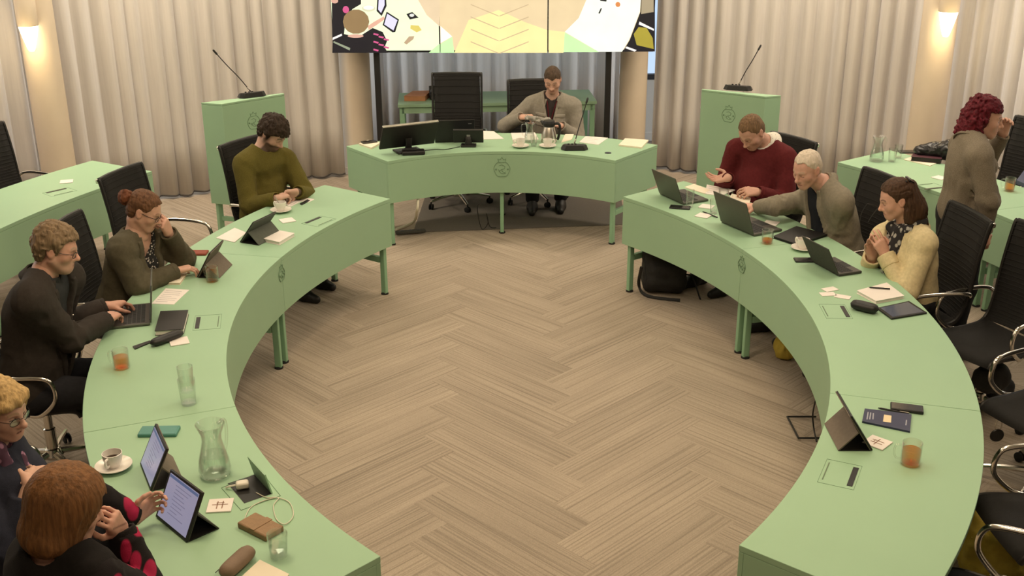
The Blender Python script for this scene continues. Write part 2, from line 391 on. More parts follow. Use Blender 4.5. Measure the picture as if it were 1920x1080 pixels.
# curtains: pleated cloth along a floor path
def curtain(label, path, pitch=.16, amp=.031, z0=.035, z1=3.45, seed=1, n_z=7):
    rnd = random.Random(seed); P = bez([(p[0], p[1], 0) for p in path], 10)
    L = [0]
    for a, b in zip(P, P[1:]): L.append(L[-1] + (b - a).length)
    tot = L[-1]; step = .016; n = int(tot / step); pts = []
    ph = [0.0]
    w = pitch
    for i in range(n):
        if i % 8 == 0: w = pitch * rnd.uniform(.75, 1.3)
        ph.append(ph[-1] + 2 * PI * step / w)
    am = [amp * (0.75 + .5 * (0.5 + .5 * math.sin(i * .043 + seed)) ) for i in range(n + 1)]
    base = []
    k = 0
    for i in range(n + 1):
        s = min(i * step, tot - 1e-6)
        while L[k + 1] < s: k += 1
        t = (s - L[k]) / (L[k + 1] - L[k]); p = P[k].lerp(P[k + 1], t); d = (P[k + 1] - P[k]).normalized()
        base.append((p, Vector((-d.y, d.x, 0)), d))
    rows = []
    for j in range(n_z + 1):
        f = j / n_z; z = z0 + (z1 - z0) * f; row = []
        sc = 1.15 - .35 * f
        for i in range(n + 1):
            p, nn, d = base[i]
            sh = math.sin(ph[i]); o = am[i] * sc * (sh + .25 * math.sin(2 * ph[i] + .9)) + .012 * math.sin(ph[i] * .37 + f * 2.2)
            e = d * (.018 * sc * math.cos(ph[i]))
            row.append(p + nn * o + e + Vector((0, 0, z + (.008 * math.sin(ph[i] * .5) if j == 0 else 0))))
        rows.append(row)
    m = MB(); m.grid(rows)
    t = thing('curtain', label, 'curtain', (path[0][0], path[0][1], 0), 0)
    off = Vector((-path[0][0], -path[0][1], 0)); m.v = [tuple(Vector(v) + off) for v in m.v]
    m.build('curtain_cloth', M['curtain'], t, 80, solid=.003)
    h = MB(); h.grid([[Vector(v) + off + Vector((0, 0, -.012)) for v in rows[0]], [Vector(v) + off + Vector((0, 0, .004)) for v in rows[0]]])
    h.build('hem', M['hem'], t, 80, solid=.005)
    tr = MB(); tr.tube([tuple(p + off + Vector((0, 0, z1 + .03))) for p in P[::4] + [P[-1]]], .018, 8); tr.build('curtain_rail', M['steel'], t)
    return t
curtain('floor-length beige curtain along the left, from the lamp column to the screen', [(-4.15, 4.0), (-3.3, 4.46), (-2.92, 4.68), (-2.16, 5.12), (-1.70, 5.24)], seed=3)
curtain('floor-length beige curtain left of the left lamp column, cropped by the picture edge', [(-5.55, 1.4), (-5.4, 2.5), (-4.95, 3.3), (-4.2, 3.93)], seed=5)
curtain('floor-length beige curtain along the right, from the screen to the lamp column', [(1.43, 5.57), (1.87, 5.30), (2.6, 4.92), (3.3, 4.57), (3.82, 4.30)], seed=8)
curtain('bright floor-length curtain right of the right lamp column, behind the red-haired woman', [(3.87, 4.24), (4.9, 3.5), (5.35, 2.5), (5.55, 1.3)], seed=9)
curtain('bluish backlit curtain in the bay behind the screen posts', [(-1.85, 6.38), (-.8, 6.42), (.3, 6.42), (1.2, 6.38)], pitch=.2, amp=.04, seed=12)

# ------------------------------------------------------------------ desks
CL = (1.94, 0.0); CR = (-1.84, -0.20); CH = (-0.085, 1.855)
RI, RO = 3.445, 4.093; PZ = 0.379
def emblem(parent, c, out, s, name='emblem'):
    # engraved outline crest: arched outline with small crown, two side dots and curls inside; c on the panel, out = outward normal
    n = Vector(out).normalized(); t = Vector((-n.y, n.x, 0)).normalized(); up = n.cross(t) * -1
    if up.z < 0: up = -up
    def P(u, v): return Vector(c) + t * u * s + up * v * s + n * .0015
    m = MB()
    outl = [(-.1, .42), (-.3, .4), (-.46, .2), (-.52, -.02), (-.44, -.28), (-.28, -.5), (-.05, -.52), (.05, -.52), (.28, -.5), (.44, -.28), (.52, -.02), (.46, .2), (.3, .4), (.1, .42)]
    m.tube([P(*p) for p in bez([(a, b, 0) for a, b in outl] + [(-.1, .42, 0)], 3) for p in [(p[0], p[1])]], .0022, 5, closed=False)
    crown = [(-.22, .46), (-.26, .66), (-.12, .58), (0, .76), (.12, .58), (.26, .66), (.22, .46)]
    m.tube([P(*p) for p in crown], .0018, 5)
    m.tube([P(*p) for p in [(-.2, -.2), (-.05, -.05), (.16, .0), (.2, .16), (0, .26), (-.18, .2)]], .0018, 5)
    m.tube([P(*p) for p in [(-.22, -.05), (-.1, -.28), (.12, -.34), (.22, -.2)]], .0018, 5)
    m.tube([P(*p) for p in [(-.02, -.1), (.18, -.32), (.26, -.3)]], .0018, 5)
    for sx in (-1, 1): m.ball(P(sx * .38, -.04), .007, 8)
    return m.build(name, M['mint_line'], parent, 0)

def desk(label, c, r0, r1, a0, a1, group=None, legs_at=None, end0=True, end1=True, crest=None, front='inner'):
    ac = (a0 + a1) / 2; org = pol(c, (r0 + r1) / 2, ac)
    t = thing('curved_desk', label, 'desk', (*org, 0), 0, group)
    n = max(8, int(abs(a1 - a0) * r0 * .3)); o2 = (-org[0], -org[1])
    def L(pts): return [(p[0] + o2[0], p[1] + o2[1]) for p in pts]
    g = math.degrees(.0012 / r0)             # tiny gap at the joints
    A0, A1 = a0 + g, a1 - g
    def ringpoly(ra, rb, x0, x1): return L(arc(c, ra, x0, x1, n) + arc(c, rb, x1, x0, n))
    # curved strips are built as quads so that no long n-gon has to be triangulated
    def strip(ra, rb, x0, x1, z0, z1):
        m = MB(); pa = L(arc(c, ra, x0, x1, n)); pb = L(arc(c, rb, x0, x1, n))
        vs = [(*p, z0) for p in pa] + [(*p, z0) for p in pb] + [(*p, z1) for p in pa] + [(*p, z1) for p in pb]
        k = n + 1; fs = []
        for i in range(n):
            fs += [(i + 1, i, k + i, k + i + 1), (2 * k + i, 2 * k + i + 1, 3 * k + i + 1, 3 * k + i),
                   (i, i + 1, 2 * k + i + 1, 2 * k + i), (k + i + 1, k + i, 3 * k + i, 3 * k + i + 1)]
        fs += [(0, 2 * k, 3 * k, k), (n, k + n, 3 * k + n, 2 * k + n)]
        return m.add(vs, fs)
    strip(r0, r1, A0, A1, TZ - .026, TZ).build('desk_top', M['mint'], t, 35, bevel=.002)
    strip(r0 + .001, r0 + .02, A0, A1, PZ, TZ - .027).build('front_panel', M['mint'], t, 35, bevel=.0015)
    w = math.degrees(.02 / ((r0 + r1) / 2))
    for flag, x in ((end0, A0), (end1, A1)):
        if flag:
            s = 1 if x == A0 else -1
            strip(r0 + .021, r1 - .004, x, x + s * w, PZ, TZ - .027).build('end_panel', M['mint'], t, 35, bevel=.0015)
    strip(r0 + .021, r1 - .03, A0 + (w if end0 else 0), A1 - (w if end1 else 0), TZ - .10, TZ - .085).build('cable_tray', M['mint_leg'], t, 35)
    for x, s in (legs_at or [(a0, 1), (a1, -1)]):
        d1 = x + s * math.degrees(.045 / r0)
        ang = R_(d1)
        pf = L([pol(c, r0 + .055, d1)])[0]; pb = L([pol(c, r1 - .09, d1)])[0]
        for p in (pf, pb):
            lg = MB().box((*p, .01 + (TZ - .1 - .01) / 2), (.042, .032, TZ - .1 - .01), ang).build('leg', M['mint_leg'], t, bevel=.004)
            MB().lathe([(.028, 0.003), (.028, .012), (.016, .018)], 14, Matrix.Translation((*p, 0))).build('foot', M['rubber'], lg)
        cx, cy = (pf[0] + pb[0]) / 2, (pf[1] + pb[1]) / 2; ln = math.hypot(pf[0] - pb[0], pf[1] - pb[1]) - .05
        MB().box((cx, cy, .27), (ln, .03, .045), ang).build('crossbar', M['mint_leg'], t, bevel=.003)
    if crest is not None:
        a, s, zc = crest
        p = L([pol(c, r0 - .0005, a)])[0]
        emblem(t, (*p, zc), (-math.cos(R_(a)), -math.sin(R_(a)), 0), s)
    return t
desk('far section of the left curved mint desk, in front of the bearded man', CL, RI, RO, 145, 168.1)
desk('middle section of the left curved mint desk, with a crest at its far joint', CL, RI, RO, 168.1, 202.1, end0=False, crest=(168.3, .085, .635), legs_at=[(168.1, 1), (202.1, -1)])
desk('near section of the left curved mint desk, bearing the water pitcher', CL, RI, RO, 202.1, 225.6, end0=False)
desk('far section of the right curved mint desk, with the two open laptops', CR, RI, RO, 17.5, 39.8)
desk('middle section of the right curved mint desk, in front of the woman in cream', CR, RI, RO, -16.6, 17.5, end1=False, crest=(17.3, .085, .635))
desk('near section of the right curved mint desk, with a navy booklet on it', CR, RI, RO, -39.7, -16.6, end1=False)
desk('short curved mint presidium desk with a large crest in front of the man in grey', CH, 1.5, 2.16, 90 - 38.1, 90 + 38.1, crest=(90, .13, .59),
     legs_at=[(90 - 38.1, 1), (90.6, -.3), (90 + 38.1, -1)])
desk('outer mint desk in the second row at far left, with one empty chair', CL, 5.52, 6.2, 150, 168)
desk('outer mint desk in the second row at the left picture edge', CL, 5.52, 6.2, 168, 182, crest=(168.3, .085, .635), end0=False)
desk('outer mint desk in the second row on the right, bearing a water pitcher', CR, 5.47, 6.13, 19.5, 35.3)
desk('outer mint desk in the second row at the right picture edge, bearing a tea glass', CR, 5.47, 6.13, 4, 19.5, end1=False)
# straight side desk behind the presidium
t = thing('side_desk', 'straight mint side desk standing against the curtain behind the tall black chair', 'desk', (-.16, 5.62, 0), R_(4))
MB().box((0, 0, .725), (2.0, .6, .03)).build('desk_top', M['mint'], t, bevel=.002)
MB().box((0, -.27, .675), (1.92, .02, .06)).build('front_rail', M['mint'], t)
for x in (-.96, -.22, .52, .96):
    for y in (-.26, .26):
        lg = MB().box((x, y, .36), (.05, .04, .70)).build('leg', M['mint_leg'], t, bevel=.003)
MB().box((0, .26, .3), (1.85, .02, .05)).build('crossbar', M['mint_leg'], t)

# lecterns
def lectern(label, FL, FR, BL, BR, crest_f):
    cx = sum(p[0] for p in (FL, FR, BL, BR)) / 4; cy = sum(p[1] for p in (FL, FR, BL, BR)) / 4
    t = thing('lectern', label, 'lectern', (cx, cy, 0))
    L = [(p[0] - cx, p[1] - cy) for p in (FL, FR, BR, BL)]
    MB().prism(L, .28, 1.132).build('body', M['mint'], t, bevel=.002)
    MB().prism([(p[0] * 1.0, p[1] * 1.0) for p in L], 1.134, 1.15).build('top', M['mint'], t, bevel=.002)
    for i, p in enumerate(L):
        q_ = (p[0] * .84, p[1] * .84)
        lg = MB().box((*q_, .147), (.045, .045, .27), math.atan2(L[1][1] - L[0][1], L[1][0] - L[0][0])).build('leg', M['mint_leg'], t, bevel=.003)
        MB().lathe([(.025, .003), (.025, .01), (.015, .014)], 12, Matrix.Translation((*q_, 0))).build('foot', M['rubber'], lg)
    for a, b_ in ((0, 3), (1, 2)):
        p, r = [Vector((L[k][0] * .84, L[k][1] * .84, .14)) for k in (a, b_)]
        MB().box(tuple((p + r) / 2), ((p - r).length - .05, .03, .035), math.atan2((r - p).y, (r - p).x)).build('crossbar', M['mint_leg'], t)
    a = Vector((*L[0], 0)); b_ = Vector((*L[1], 0)); d = (b_ - a).normalized(); nrm = Vector((d.y, -d.x, 0))
    e = a.lerp(b_, crest_f)
    emblem(t, (e.x, e.y, .955), nrm, .115)
    return t
lectern('mint lectern behind the bearded man, with a gooseneck microphone on top', (-2.392, 3.346), (-1.956, 3.767), (-2.578, 3.405), (-1.97, 3.796), .47)
lectern('mint lectern behind the man in maroon, with a gooseneck microphone on top', (1.651, 3.882), (2.141, 3.569), (1.662, 3.91), (2.281, 3.611), .45)

# ------------------------------------------------------------------ video wall on two posts
SY = 4.95
M['bezel'] = mat('black screen bezel', (.01, .01, .012), .35)
t = thing('video_wall', 'wide three-panel video screen on two black posts behind the presidium desk', 'screen', (-.17, SY, 0))
OX = .17
def scr(px):
    return px
SL, SR, SB = -1.699, 1.352, 1.303
SEAM = [SL, -0.682, 0.345, SR]
M_IMG = {}
def emis(name, c, s=1.2):
    if name not in M_IMG:
        m = bpy.data.materials.new('screen ' + name); m.use_nodes = True; N = m.node_tree.nodes; b_ = N['Principled BSDF']
        b_.inputs['Base Color'].default_value = (.01, .01, .01, 1); b_.inputs['Roughness'].default_value = .3
        tc = N.new('ShaderNodeTexCoord'); no = N.new('ShaderNodeTexNoise'); no.inputs['Scale'].default_value = 6; no.inputs['Detail'].default_value = 3
        m.node_tree.links.new(tc.outputs['Object'], no.inputs['Vector'])
        mr = N.new('ShaderNodeMapRange'); mr.inputs['To Min'].default_value = s * .9; mr.inputs['To Max'].default_value = s * 1.1
        m.node_tree.links.new(no.outputs['Fac'], mr.inputs['Value']); m.node_tree.links.new(mr.outputs[0], b_.inputs['Emission Strength'])
        b_.inputs['Emission Color'].default_value = (*c, 1)
        M_IMG[name] = m
    return M_IMG[name]
disp = []
for k in range(3):
    x0, x1 = SEAM[k] + OX, SEAM[k + 1] + OX
    d = MB().box(((x0 + x1) / 2, .05, SB + .85), (x1 - x0 - .003, .09, 1.7)).build('display', M['bezel'], t, bevel=.003)
    MB().box(((x0 + x1) / 2, .003, SB + .86), (x1 - x0 - .012, .004, 1.68)).build('screen_glass', emis(['image table', 'image carpet', 'image carpet right'][k], [(.86, .93, .62), (.80, .62, .36), (.80, .62, .36)][k]), d)
    disp.append(d)
for x in (-1.295, 0.932):
    MB().box((x + OX, .06, .66), (.056, .05, 1.3)).build('post', M['black'], t, bevel=.004)
    MB().box((x + OX, .06, .012), (.3, .5, .018)).build('post_base', M['black'], t, bevel=.004)
def pic(k, name, col, pts, lay, s=1.2):     # flat image area on the screen: pts are (x, z) on the screen plane
    m = MB(); m.prism([(p[0] + OX, p[1]) for p in pts], 0, .0004, Matrix.Translation((0, .0005 - lay * .0006, 0)) @ Matrix.Rotation(PI / 2, 4, 'X'))
    return m.build('image_patch', emis(name, col, s), disp[k], 0)
pic(0, 'dark jacket', (0.012, 0.01, 0.014), [(-1.68, 1.868), (-1.409, 1.867), (-1.411, 1.758), (-1.493, 1.712), (-1.563, 1.629), (-1.593, 1.443), (-1.701, 1.434)], 1)
pic(0, 'image carpet left', (0.78, 0.6, 0.38), [(-0.914, 1.865), (-0.67, 1.864), (-0.679, 1.548), (-0.798, 1.654)], 1)
pic(0, 'green end', (0.6, 0.92, 0.42), [(-0.79, 1.301), (-0.693, 1.38), (-0.683, 1.384), (-0.685, 1.301)], 1)
pic(0, 'black top', (0.012, 0.01, 0.014), [(-1.709, 1.304), (-1.698, 1.425), (-1.59, 1.481), (-1.45, 1.452), (-1.313, 1.536), (-1.22, 1.498), (-1.182, 1.414), (-1.207, 1.357), (-1.181, 1.302)], 2)
pic(0, 'hand', (0.75, 0.42, 0.3), [(-1.301, 1.591), (-1.204, 1.643), (-1.192, 1.619), (-1.274, 1.563), (-1.352, 1.517), (-1.359, 1.554)], 3)
pic(0, 'hair', (0.3, 0.19, 0.085), [(-1.342, 1.595), (-1.357, 1.545), (-1.394, 1.505), (-1.445, 1.483), (-1.501, 1.483), (-1.55, 1.506), (-1.582, 1.546), (-1.591, 1.596), (-1.576, 1.646), (-1.539, 1.685), (-1.488, 1.707), (-1.433, 1.707), (-1.385, 1.685), (-1.352, 1.645)], 3)
pic(0, 'nape', (0.7, 0.4, 0.3), [(-1.402, 1.461), (-1.41, 1.454), (-1.431, 1.448), (-1.462, 1.445), (-1.496, 1.445), (-1.526, 1.449), (-1.547, 1.454), (-1.554, 1.462), (-1.546, 1.469), (-1.524, 1.475), (-1.494, 1.478), (-1.46, 1.478), (-1.43, 1.474), (-1.409, 1.469)], 3)
pic(0, 'pink', (0.65, 0.1, 0.25), [(-1.527, 1.707), (-1.53, 1.692), (-1.539, 1.681), (-1.552, 1.674), (-1.565, 1.674), (-1.577, 1.681), (-1.585, 1.692), (-1.587, 1.707), (-1.583, 1.721), (-1.574, 1.733), (-1.562, 1.739), (-1.548, 1.739), (-1.537, 1.732), (-1.529, 1.721)], 3)
pic(0, 'red hand', (0.7, 0.4, 0.3), [(-1.624, 1.786), (-1.627, 1.776), (-1.637, 1.769), (-1.651, 1.764), (-1.666, 1.765), (-1.679, 1.769), (-1.688, 1.777), (-1.691, 1.786), (-1.687, 1.796), (-1.677, 1.803), (-1.663, 1.807), (-1.648, 1.807), (-1.635, 1.803), (-1.626, 1.795)], 3)
pic(0, 'dark hair tablet frame', (0.012, 0.01, 0.014), [(-1.174, 1.687), (-1.06, 1.613), (-1.101, 1.497), (-1.126, 1.494), (-1.217, 1.563)], 4)
pic(0, 'tablet screen', (0.74, 0.7, 0.95), [(-1.169, 1.668), (-1.075, 1.607), (-1.117, 1.512), (-1.202, 1.569)], 5)
pic(0, 'dark hair tablet frame', (0.012, 0.01, 0.014), [(-1.25, 1.867), (-1.175, 1.866), (-1.172, 1.738), (-1.223, 1.646), (-1.268, 1.693)], 4)
pic(0, 'tablet screen', (0.74, 0.7, 0.95), [(-1.237, 1.867), (-1.188, 1.866), (-1.19, 1.748), (-1.227, 1.674), (-1.252, 1.706)], 5)
pic(0, 'dark hair tablet frame', (0.012, 0.01, 0.014), [(-0.99, 1.664), (-0.933, 1.682), (-0.875, 1.63), (-0.958, 1.614)], 4)
pic(0, 'charger', (0.75, 0.75, 0.7), [(-0.915, 1.653), (-0.918, 1.646), (-0.924, 1.641), (-0.933, 1.638), (-0.944, 1.638), (-0.952, 1.641), (-0.959, 1.646), (-0.961, 1.653), (-0.958, 1.659), (-0.952, 1.664), (-0.942, 1.667), (-0.932, 1.667), (-0.923, 1.664), (-0.917, 1.659)], 5)
pic(0, 'wallet', (0.72, 0.58, 0.14), [(-0.953, 1.562), (-0.877, 1.556), (-0.85, 1.515), (-0.898, 1.493), (-0.957, 1.53)], 4)
pic(0, 'case', (0.52, 0.36, 0.22), [(-1.023, 1.396), (-0.972, 1.456), (-0.922, 1.459), (-0.931, 1.431), (-0.997, 1.381)], 4)
pic(0, 'saucer', (0.7, 0.68, 0.45), [(-1.278, 1.717), (-1.285, 1.704), (-1.303, 1.694), (-1.329, 1.688), (-1.357, 1.688), (-1.383, 1.694), (-1.4, 1.704), (-1.406, 1.717), (-1.399, 1.73), (-1.38, 1.74), (-1.355, 1.746), (-1.326, 1.746), (-1.301, 1.74), (-1.284, 1.729)], 2)
pic(0, 'saucer in', (0.93, 0.97, 0.8), [(-1.291, 1.724), (-1.296, 1.715), (-1.311, 1.708), (-1.331, 1.705), (-1.354, 1.705), (-1.374, 1.709), (-1.388, 1.716), (-1.392, 1.724), (-1.387, 1.733), (-1.372, 1.74), (-1.352, 1.744), (-1.329, 1.744), (-1.309, 1.74), (-1.295, 1.733)], 3)
pic(0, 'arm strip', (0.9, 0.85, 0.8), [(-1.697, 1.447), (-1.609, 1.484), (-1.605, 1.466), (-1.698, 1.425)], 4)
pic(0, 'arm strip2', (0.3, 0.33, 0.22), [(-1.696, 1.402), (-1.687, 1.415), (-1.535, 1.349), (-1.542, 1.326)], 4)
pic(1, 'table', (0.93, 0.97, 0.8), [(-0.671, 1.552), (-0.562, 1.454), (-0.675, 1.391)], 1)
pic(1, 'green end', (0.6, 0.92, 0.42), [(-0.678, 1.301), (-0.676, 1.384), (-0.562, 1.451), (-0.546, 1.3)], 1)
pic(1, 'yellow carpet', (0.93, 0.8, 0.36), [(-0.546, 1.3), (-0.404, 1.606), (-0.12, 1.698), (0.125, 1.586), (0.339, 1.511), (0.34, 1.297)], 1)
pic(2, 'yellow carpet', (0.93, 0.8, 0.36), [(0.352, 1.511), (0.508, 1.492), (0.495, 1.296), (0.354, 1.297)], 1)
pic(2, 'table', (0.93, 0.97, 0.8), [(0.733, 1.859), (1.217, 1.858), (1.209, 1.674), (1.116, 1.414), (1.053, 1.304), (0.83, 1.304), (0.504, 1.492), (0.634, 1.621)], 2)
pic(2, 'green end', (0.6, 0.92, 0.42), [(0.504, 1.488), (0.834, 1.301), (0.495, 1.302)], 3)
pic(2, 'dark jacket', (0.012, 0.01, 0.014), [(1.217, 1.858), (1.343, 1.857), (1.366, 1.306), (1.059, 1.304), (1.122, 1.414), (1.213, 1.674)], 2)
pic(2, 'floor patch', (0.4, 0.32, 0.2), [(1.221, 1.858), (1.331, 1.857), (1.339, 1.674), (1.221, 1.656)], 3)
pic(2, 'bag', (0.4, 0.32, 0.04), [(1.158, 1.47), (1.203, 1.536), (1.279, 1.526), (1.34, 1.432), (1.354, 1.329), (1.19, 1.367)], 3)
pic(2, 'arm strip', (0.9, 0.85, 0.8), [(1.209, 1.586), (1.348, 1.518), (1.348, 1.5), (1.202, 1.56)], 4)
pic(2, 'arm strip', (0.9, 0.85, 0.8), [(1.096, 1.354), (1.192, 1.32), (1.174, 1.305), (1.081, 1.339)], 4)
pic(2, 'tea', (0.7, 0.25, 0.08), [(1.023, 1.745), (1.021, 1.735), (1.015, 1.726), (1.006, 1.722), (0.996, 1.722), (0.986, 1.726), (0.98, 1.735), (0.977, 1.745), (0.979, 1.755), (0.985, 1.764), (0.994, 1.768), (1.004, 1.768), (1.013, 1.764), (1.02, 1.755)], 4)
pic(2, 'dark hair tablet frame', (0.012, 0.01, 0.014), [(0.818, 1.665), (0.841, 1.713), (0.851, 1.709), (0.833, 1.661)], 4)
pic(2, 'dark hair tablet frame', (0.012, 0.01, 0.014), [(0.828, 1.797), (0.894, 1.789), (0.89, 1.771), (0.834, 1.779)], 4)
pic(0, 'pink', (0.65, 0.1, 0.25), [(-1.306, 1.489), (-1.257, 1.478), (-1.265, 1.463), (-1.31, 1.474)], 4)
pic(0, 'pink', (0.65, 0.1, 0.25), [(-1.258, 1.464), (-1.209, 1.453), (-1.217, 1.438), (-1.262, 1.449)], 4)
pic(0, 'pink', (0.65, 0.1, 0.25), [(-1.209, 1.44), (-1.161, 1.428), (-1.169, 1.414), (-1.214, 1.425)], 4)
pic(0, 'pink', (0.65, 0.1, 0.25), [(-1.309, 1.416), (-1.26, 1.404), (-1.269, 1.389), (-1.314, 1.401)], 4)
pic(0, 'pink', (0.65, 0.1, 0.25), [(-1.261, 1.391), (-1.212, 1.38), (-1.22, 1.365), (-1.266, 1.376)], 4)
pic(0, 'pink', (0.65, 0.1, 0.25), [(-1.213, 1.367), (-1.164, 1.355), (-1.172, 1.34), (-1.217, 1.352)], 4)
pic(0, 'pink', (0.65, 0.1, 0.25), [(-1.313, 1.343), (-1.264, 1.331), (-1.272, 1.316), (-1.317, 1.327)], 4)
pic(1, 'carpet line', (0.62, 0.46, 0.26), [(-0.382, 1.754), (-0.12, 1.646), (-0.12, 1.637), (-0.382, 1.745)], 2)
pic(1, 'carpet line', (0.62, 0.46, 0.26), [(-0.113, 1.646), (0.162, 1.752), (0.162, 1.743), (-0.113, 1.637)], 2)
pic(1, 'carpet line', (0.62, 0.46, 0.26), [(-0.384, 1.64), (-0.121, 1.531), (-0.121, 1.522), (-0.384, 1.63)], 2)
pic(1, 'carpet line', (0.62, 0.46, 0.26), [(-0.114, 1.531), (0.162, 1.638), (0.163, 1.628), (-0.114, 1.522)], 2)
pic(1, 'carpet line', (0.62, 0.46, 0.26), [(-0.386, 1.525), (-0.122, 1.415), (-0.122, 1.406), (-0.386, 1.515)], 2)
pic(1, 'carpet line', (0.62, 0.46, 0.26), [(-0.114, 1.415), (0.163, 1.523), (0.163, 1.513), (-0.115, 1.406)], 2)
pic(1, 'carpet line', (0.62, 0.46, 0.26), [(-0.388, 1.409), (-0.123, 1.298), (-0.123, 1.289), (-0.388, 1.399)], 2)
pic(1, 'carpet line', (0.62, 0.46, 0.26), [(-0.115, 1.298), (0.163, 1.407), (0.163, 1.397), (-0.115, 1.289)], 2)

# ------------------------------------------------------------------ office chairs
def make_chair(label, h=1.07):
    t = thing('office_chair', label, 'chair')
    top = h
    prof = bez([(0, -.205, .475), (0, -.235, .52), (0, -.262, .62), (0, -.275, .72), (0, -.292, .85), (0, -.33, top - .03), (0, -.345, top)], 9)
    rows = []
    for i, p in enumerate(prof):
        f = i / (len(prof) - 1); w = .222 - .012 * f; rib = .004 * math.sin(i * PI)
        rows.append([Vector((x * w, p.y - .018 * (1 - x * x), p.z)) for x in (-1, -.75, -.5, -.25, 0, .25, .5, .75, 1)])
    bk = MB().grid(rows).build('backrest', M['mesh_fabric'], t, 60, solid=.018)
    rb_ = MB()
    for i in range(2, len(prof) - 2, 2):
        p = prof[i]; rb_.tube([Vector((x * .218, p.y - .018 * (1 - x * x) + .010, p.z)) for x in (-1, -.5, 0, .5, 1)], 0.0022, 6)
    rb_.build('rib', M['mesh_fabric'], bk)
    sp = bez([(0, -.205, .475), (0, -.15, .452), (0, 0, .448), (0, .15, .456), (0, .215, .448), (0, .235, .42)], 6)
    rows = [[Vector((x * .222, p.y, p.z - .012 * (1 - x * x))) for x in (-1, -.75, -.5, -.25, 0, .25, .5, .75, 1)] for p in sp]
    st = MB().grid(rows).build('seat', M['mesh_fabric'], t, 60, solid=.022)
    for s in (-1, 1):
        MB().tube([(s * .228, p.y, p.z) for p in list(prof)[::-1][0:] + list(sp)[1:]], .011, 8, flat=1.3).build('side_rail', M['black'], t)
        m = MB(); m.tube(bez([(s * .235, .0, .445), (s * .262, .06, .46), (s * .272, .135, .54), (s * .272, .13, .63), (s * .272, .07, .665), (s * .272, -.12, .668), (s * .262, -.235, .655), (s * .235, -.268, .63)], 6), .0125, 8)
        m.build('armrest', M['chrome'], t, 60)
        MB().box((s * .218, -.352, top - .012), (.03, .03, .03)).build('corner_cap', M['chrome'], t, bevel=.006)
    MB().tube([(-.22, -.345, top), (-.1, -.36, top + .002), (.1, -.36, top + .002), (.22, -.345, top)], .013, 8).build('top_rail', M['black'], t)
    MB().box((0, -.01, .415), (.30, .24, .035)).build('mechanism', M['black'], t, bevel=.01)
    cl_ = MB().lathe([(.03, .1), (.03, .25), (.022, .255), (.022, .40)], 16).build('gas_column', M['chrome'], t)
    MB().lathe([(.05, .085), (.055, .1), (.04, .135), (.03, .14)], 16).build('hub', M['chrome'], t)
    for k in range(5):
        a = R_(90 + 72 * k + 20); d = Vector((math.cos(a), math.sin(a), 0))
        lg = MB().tube([d * .03 + Vector((0, 0, .112)), d * .17 + Vector((0, 0, .1)), d * .30 + Vector((0, 0, .078))], [.022, .017, .013], 8, flat=.8).build('base_leg', M['chrome'], t)
        c_ = d * .30; x = Matrix.Translation((c_.x, c_.y, .03)) @ Matrix.Rotation(a + .6, 4, 'Z') @ Matrix.Rotation(PI / 2, 4, 'X')
        m = MB()
        for o_ in (-.019, .007): m.lathe([(.02, o_), (.0275, o_ + .003), (.0275, o_ + .010), (.02, o_ + .013)], 14, x)
        m.tube([d * .30 + Vector((0, 0, .03)), d * .30 + Vector((0, 0, .075))], .007, 6)
        m.build('caster', M['rubber'], lg)
    return t
CH_G = None
chair0 = [None]
def chair(label, c, r, az, turn=0, face='in', pos=None, yaw=None):
    x, y = pos if pos is not None else pol(c, r, az)
    rz = yaw if yaw is not None else R_(az + 180 + turn) - PI / 2
    if chair0[0] is None:
        chair0[0] = make_chair(label); o = chair0[0]; o.location = (x, y, 0); o.rotation_euler = (0, 0, rz)
    else: o = copy_tree(chair0[0], (x, y, 0), rz, label)
    o['group'] = 'black chrome-armed office chairs around the desks'
    return o
chair('black office chair in which the bearded man in olive sits', CL, 4.29, 148.9)
chair('empty black office chair between the bearded man and the woman with the bun', CL, 4.5, 161.5)
chair('black office chair in which the woman with the hair bun sits', CL, 4.24, 174.8)
chair('black office chair in which the grey-haired man in the dark suit sits', CL, 4.42, 187.6)
chair('black office chair in which the blonde woman at the left edge sits', CL, 4.42, 204.2)
chair('black office chair in which the woman with the brown bob sits', CL, 4.42, 219.5)
chair('black office chair in which the man in maroon sits', CR, 4.40, 33.5)
chair('black office chair in which the white-haired man in the grey cardigan sits', CR, 4.24, 19.8)
chair('black office chair in which the woman in the cream jacket sits', CR, 4.28, 9.2)
chair('empty black office chair next to the woman in cream, at the right edge', None, 0, 0, pos=(2.72, .04), yaw=R_(115))
chair('empty black office chair with a round pendant hanging under its seat', None, 0, 0, pos=(2.69, -.83), yaw=R_(117))
chair('empty black office chair at right whose bare seat lies behind the yellow bag', None, 0, 0, pos=(2.24, -1.83), yaw=R_(92))
chair('black office chair in the bottom right corner, only its chrome arm in view', None, 0, 0, pos=(1.78, -2.45), yaw=R_(60))
chair('empty black office chair at the outer desk on the far left', CL, 6.42, 155)
chair('black office chair with a dark jacket on it, behind the red-haired woman', CR, 6.46, 27.5)
chair('black office chair in which the man in the grey overshirt sits', None, 0, 0, pos=(.21, 4.42), yaw=R_(183))
hc = make_chair('tall empty black office chair at the centre of the presidium desk', 1.16)
hc.location = (-.51, 4.28, 0); hc.rotation_euler = (0, 0, R_(180)); hc['group'] = 'black chrome-armed office chairs around the desks'

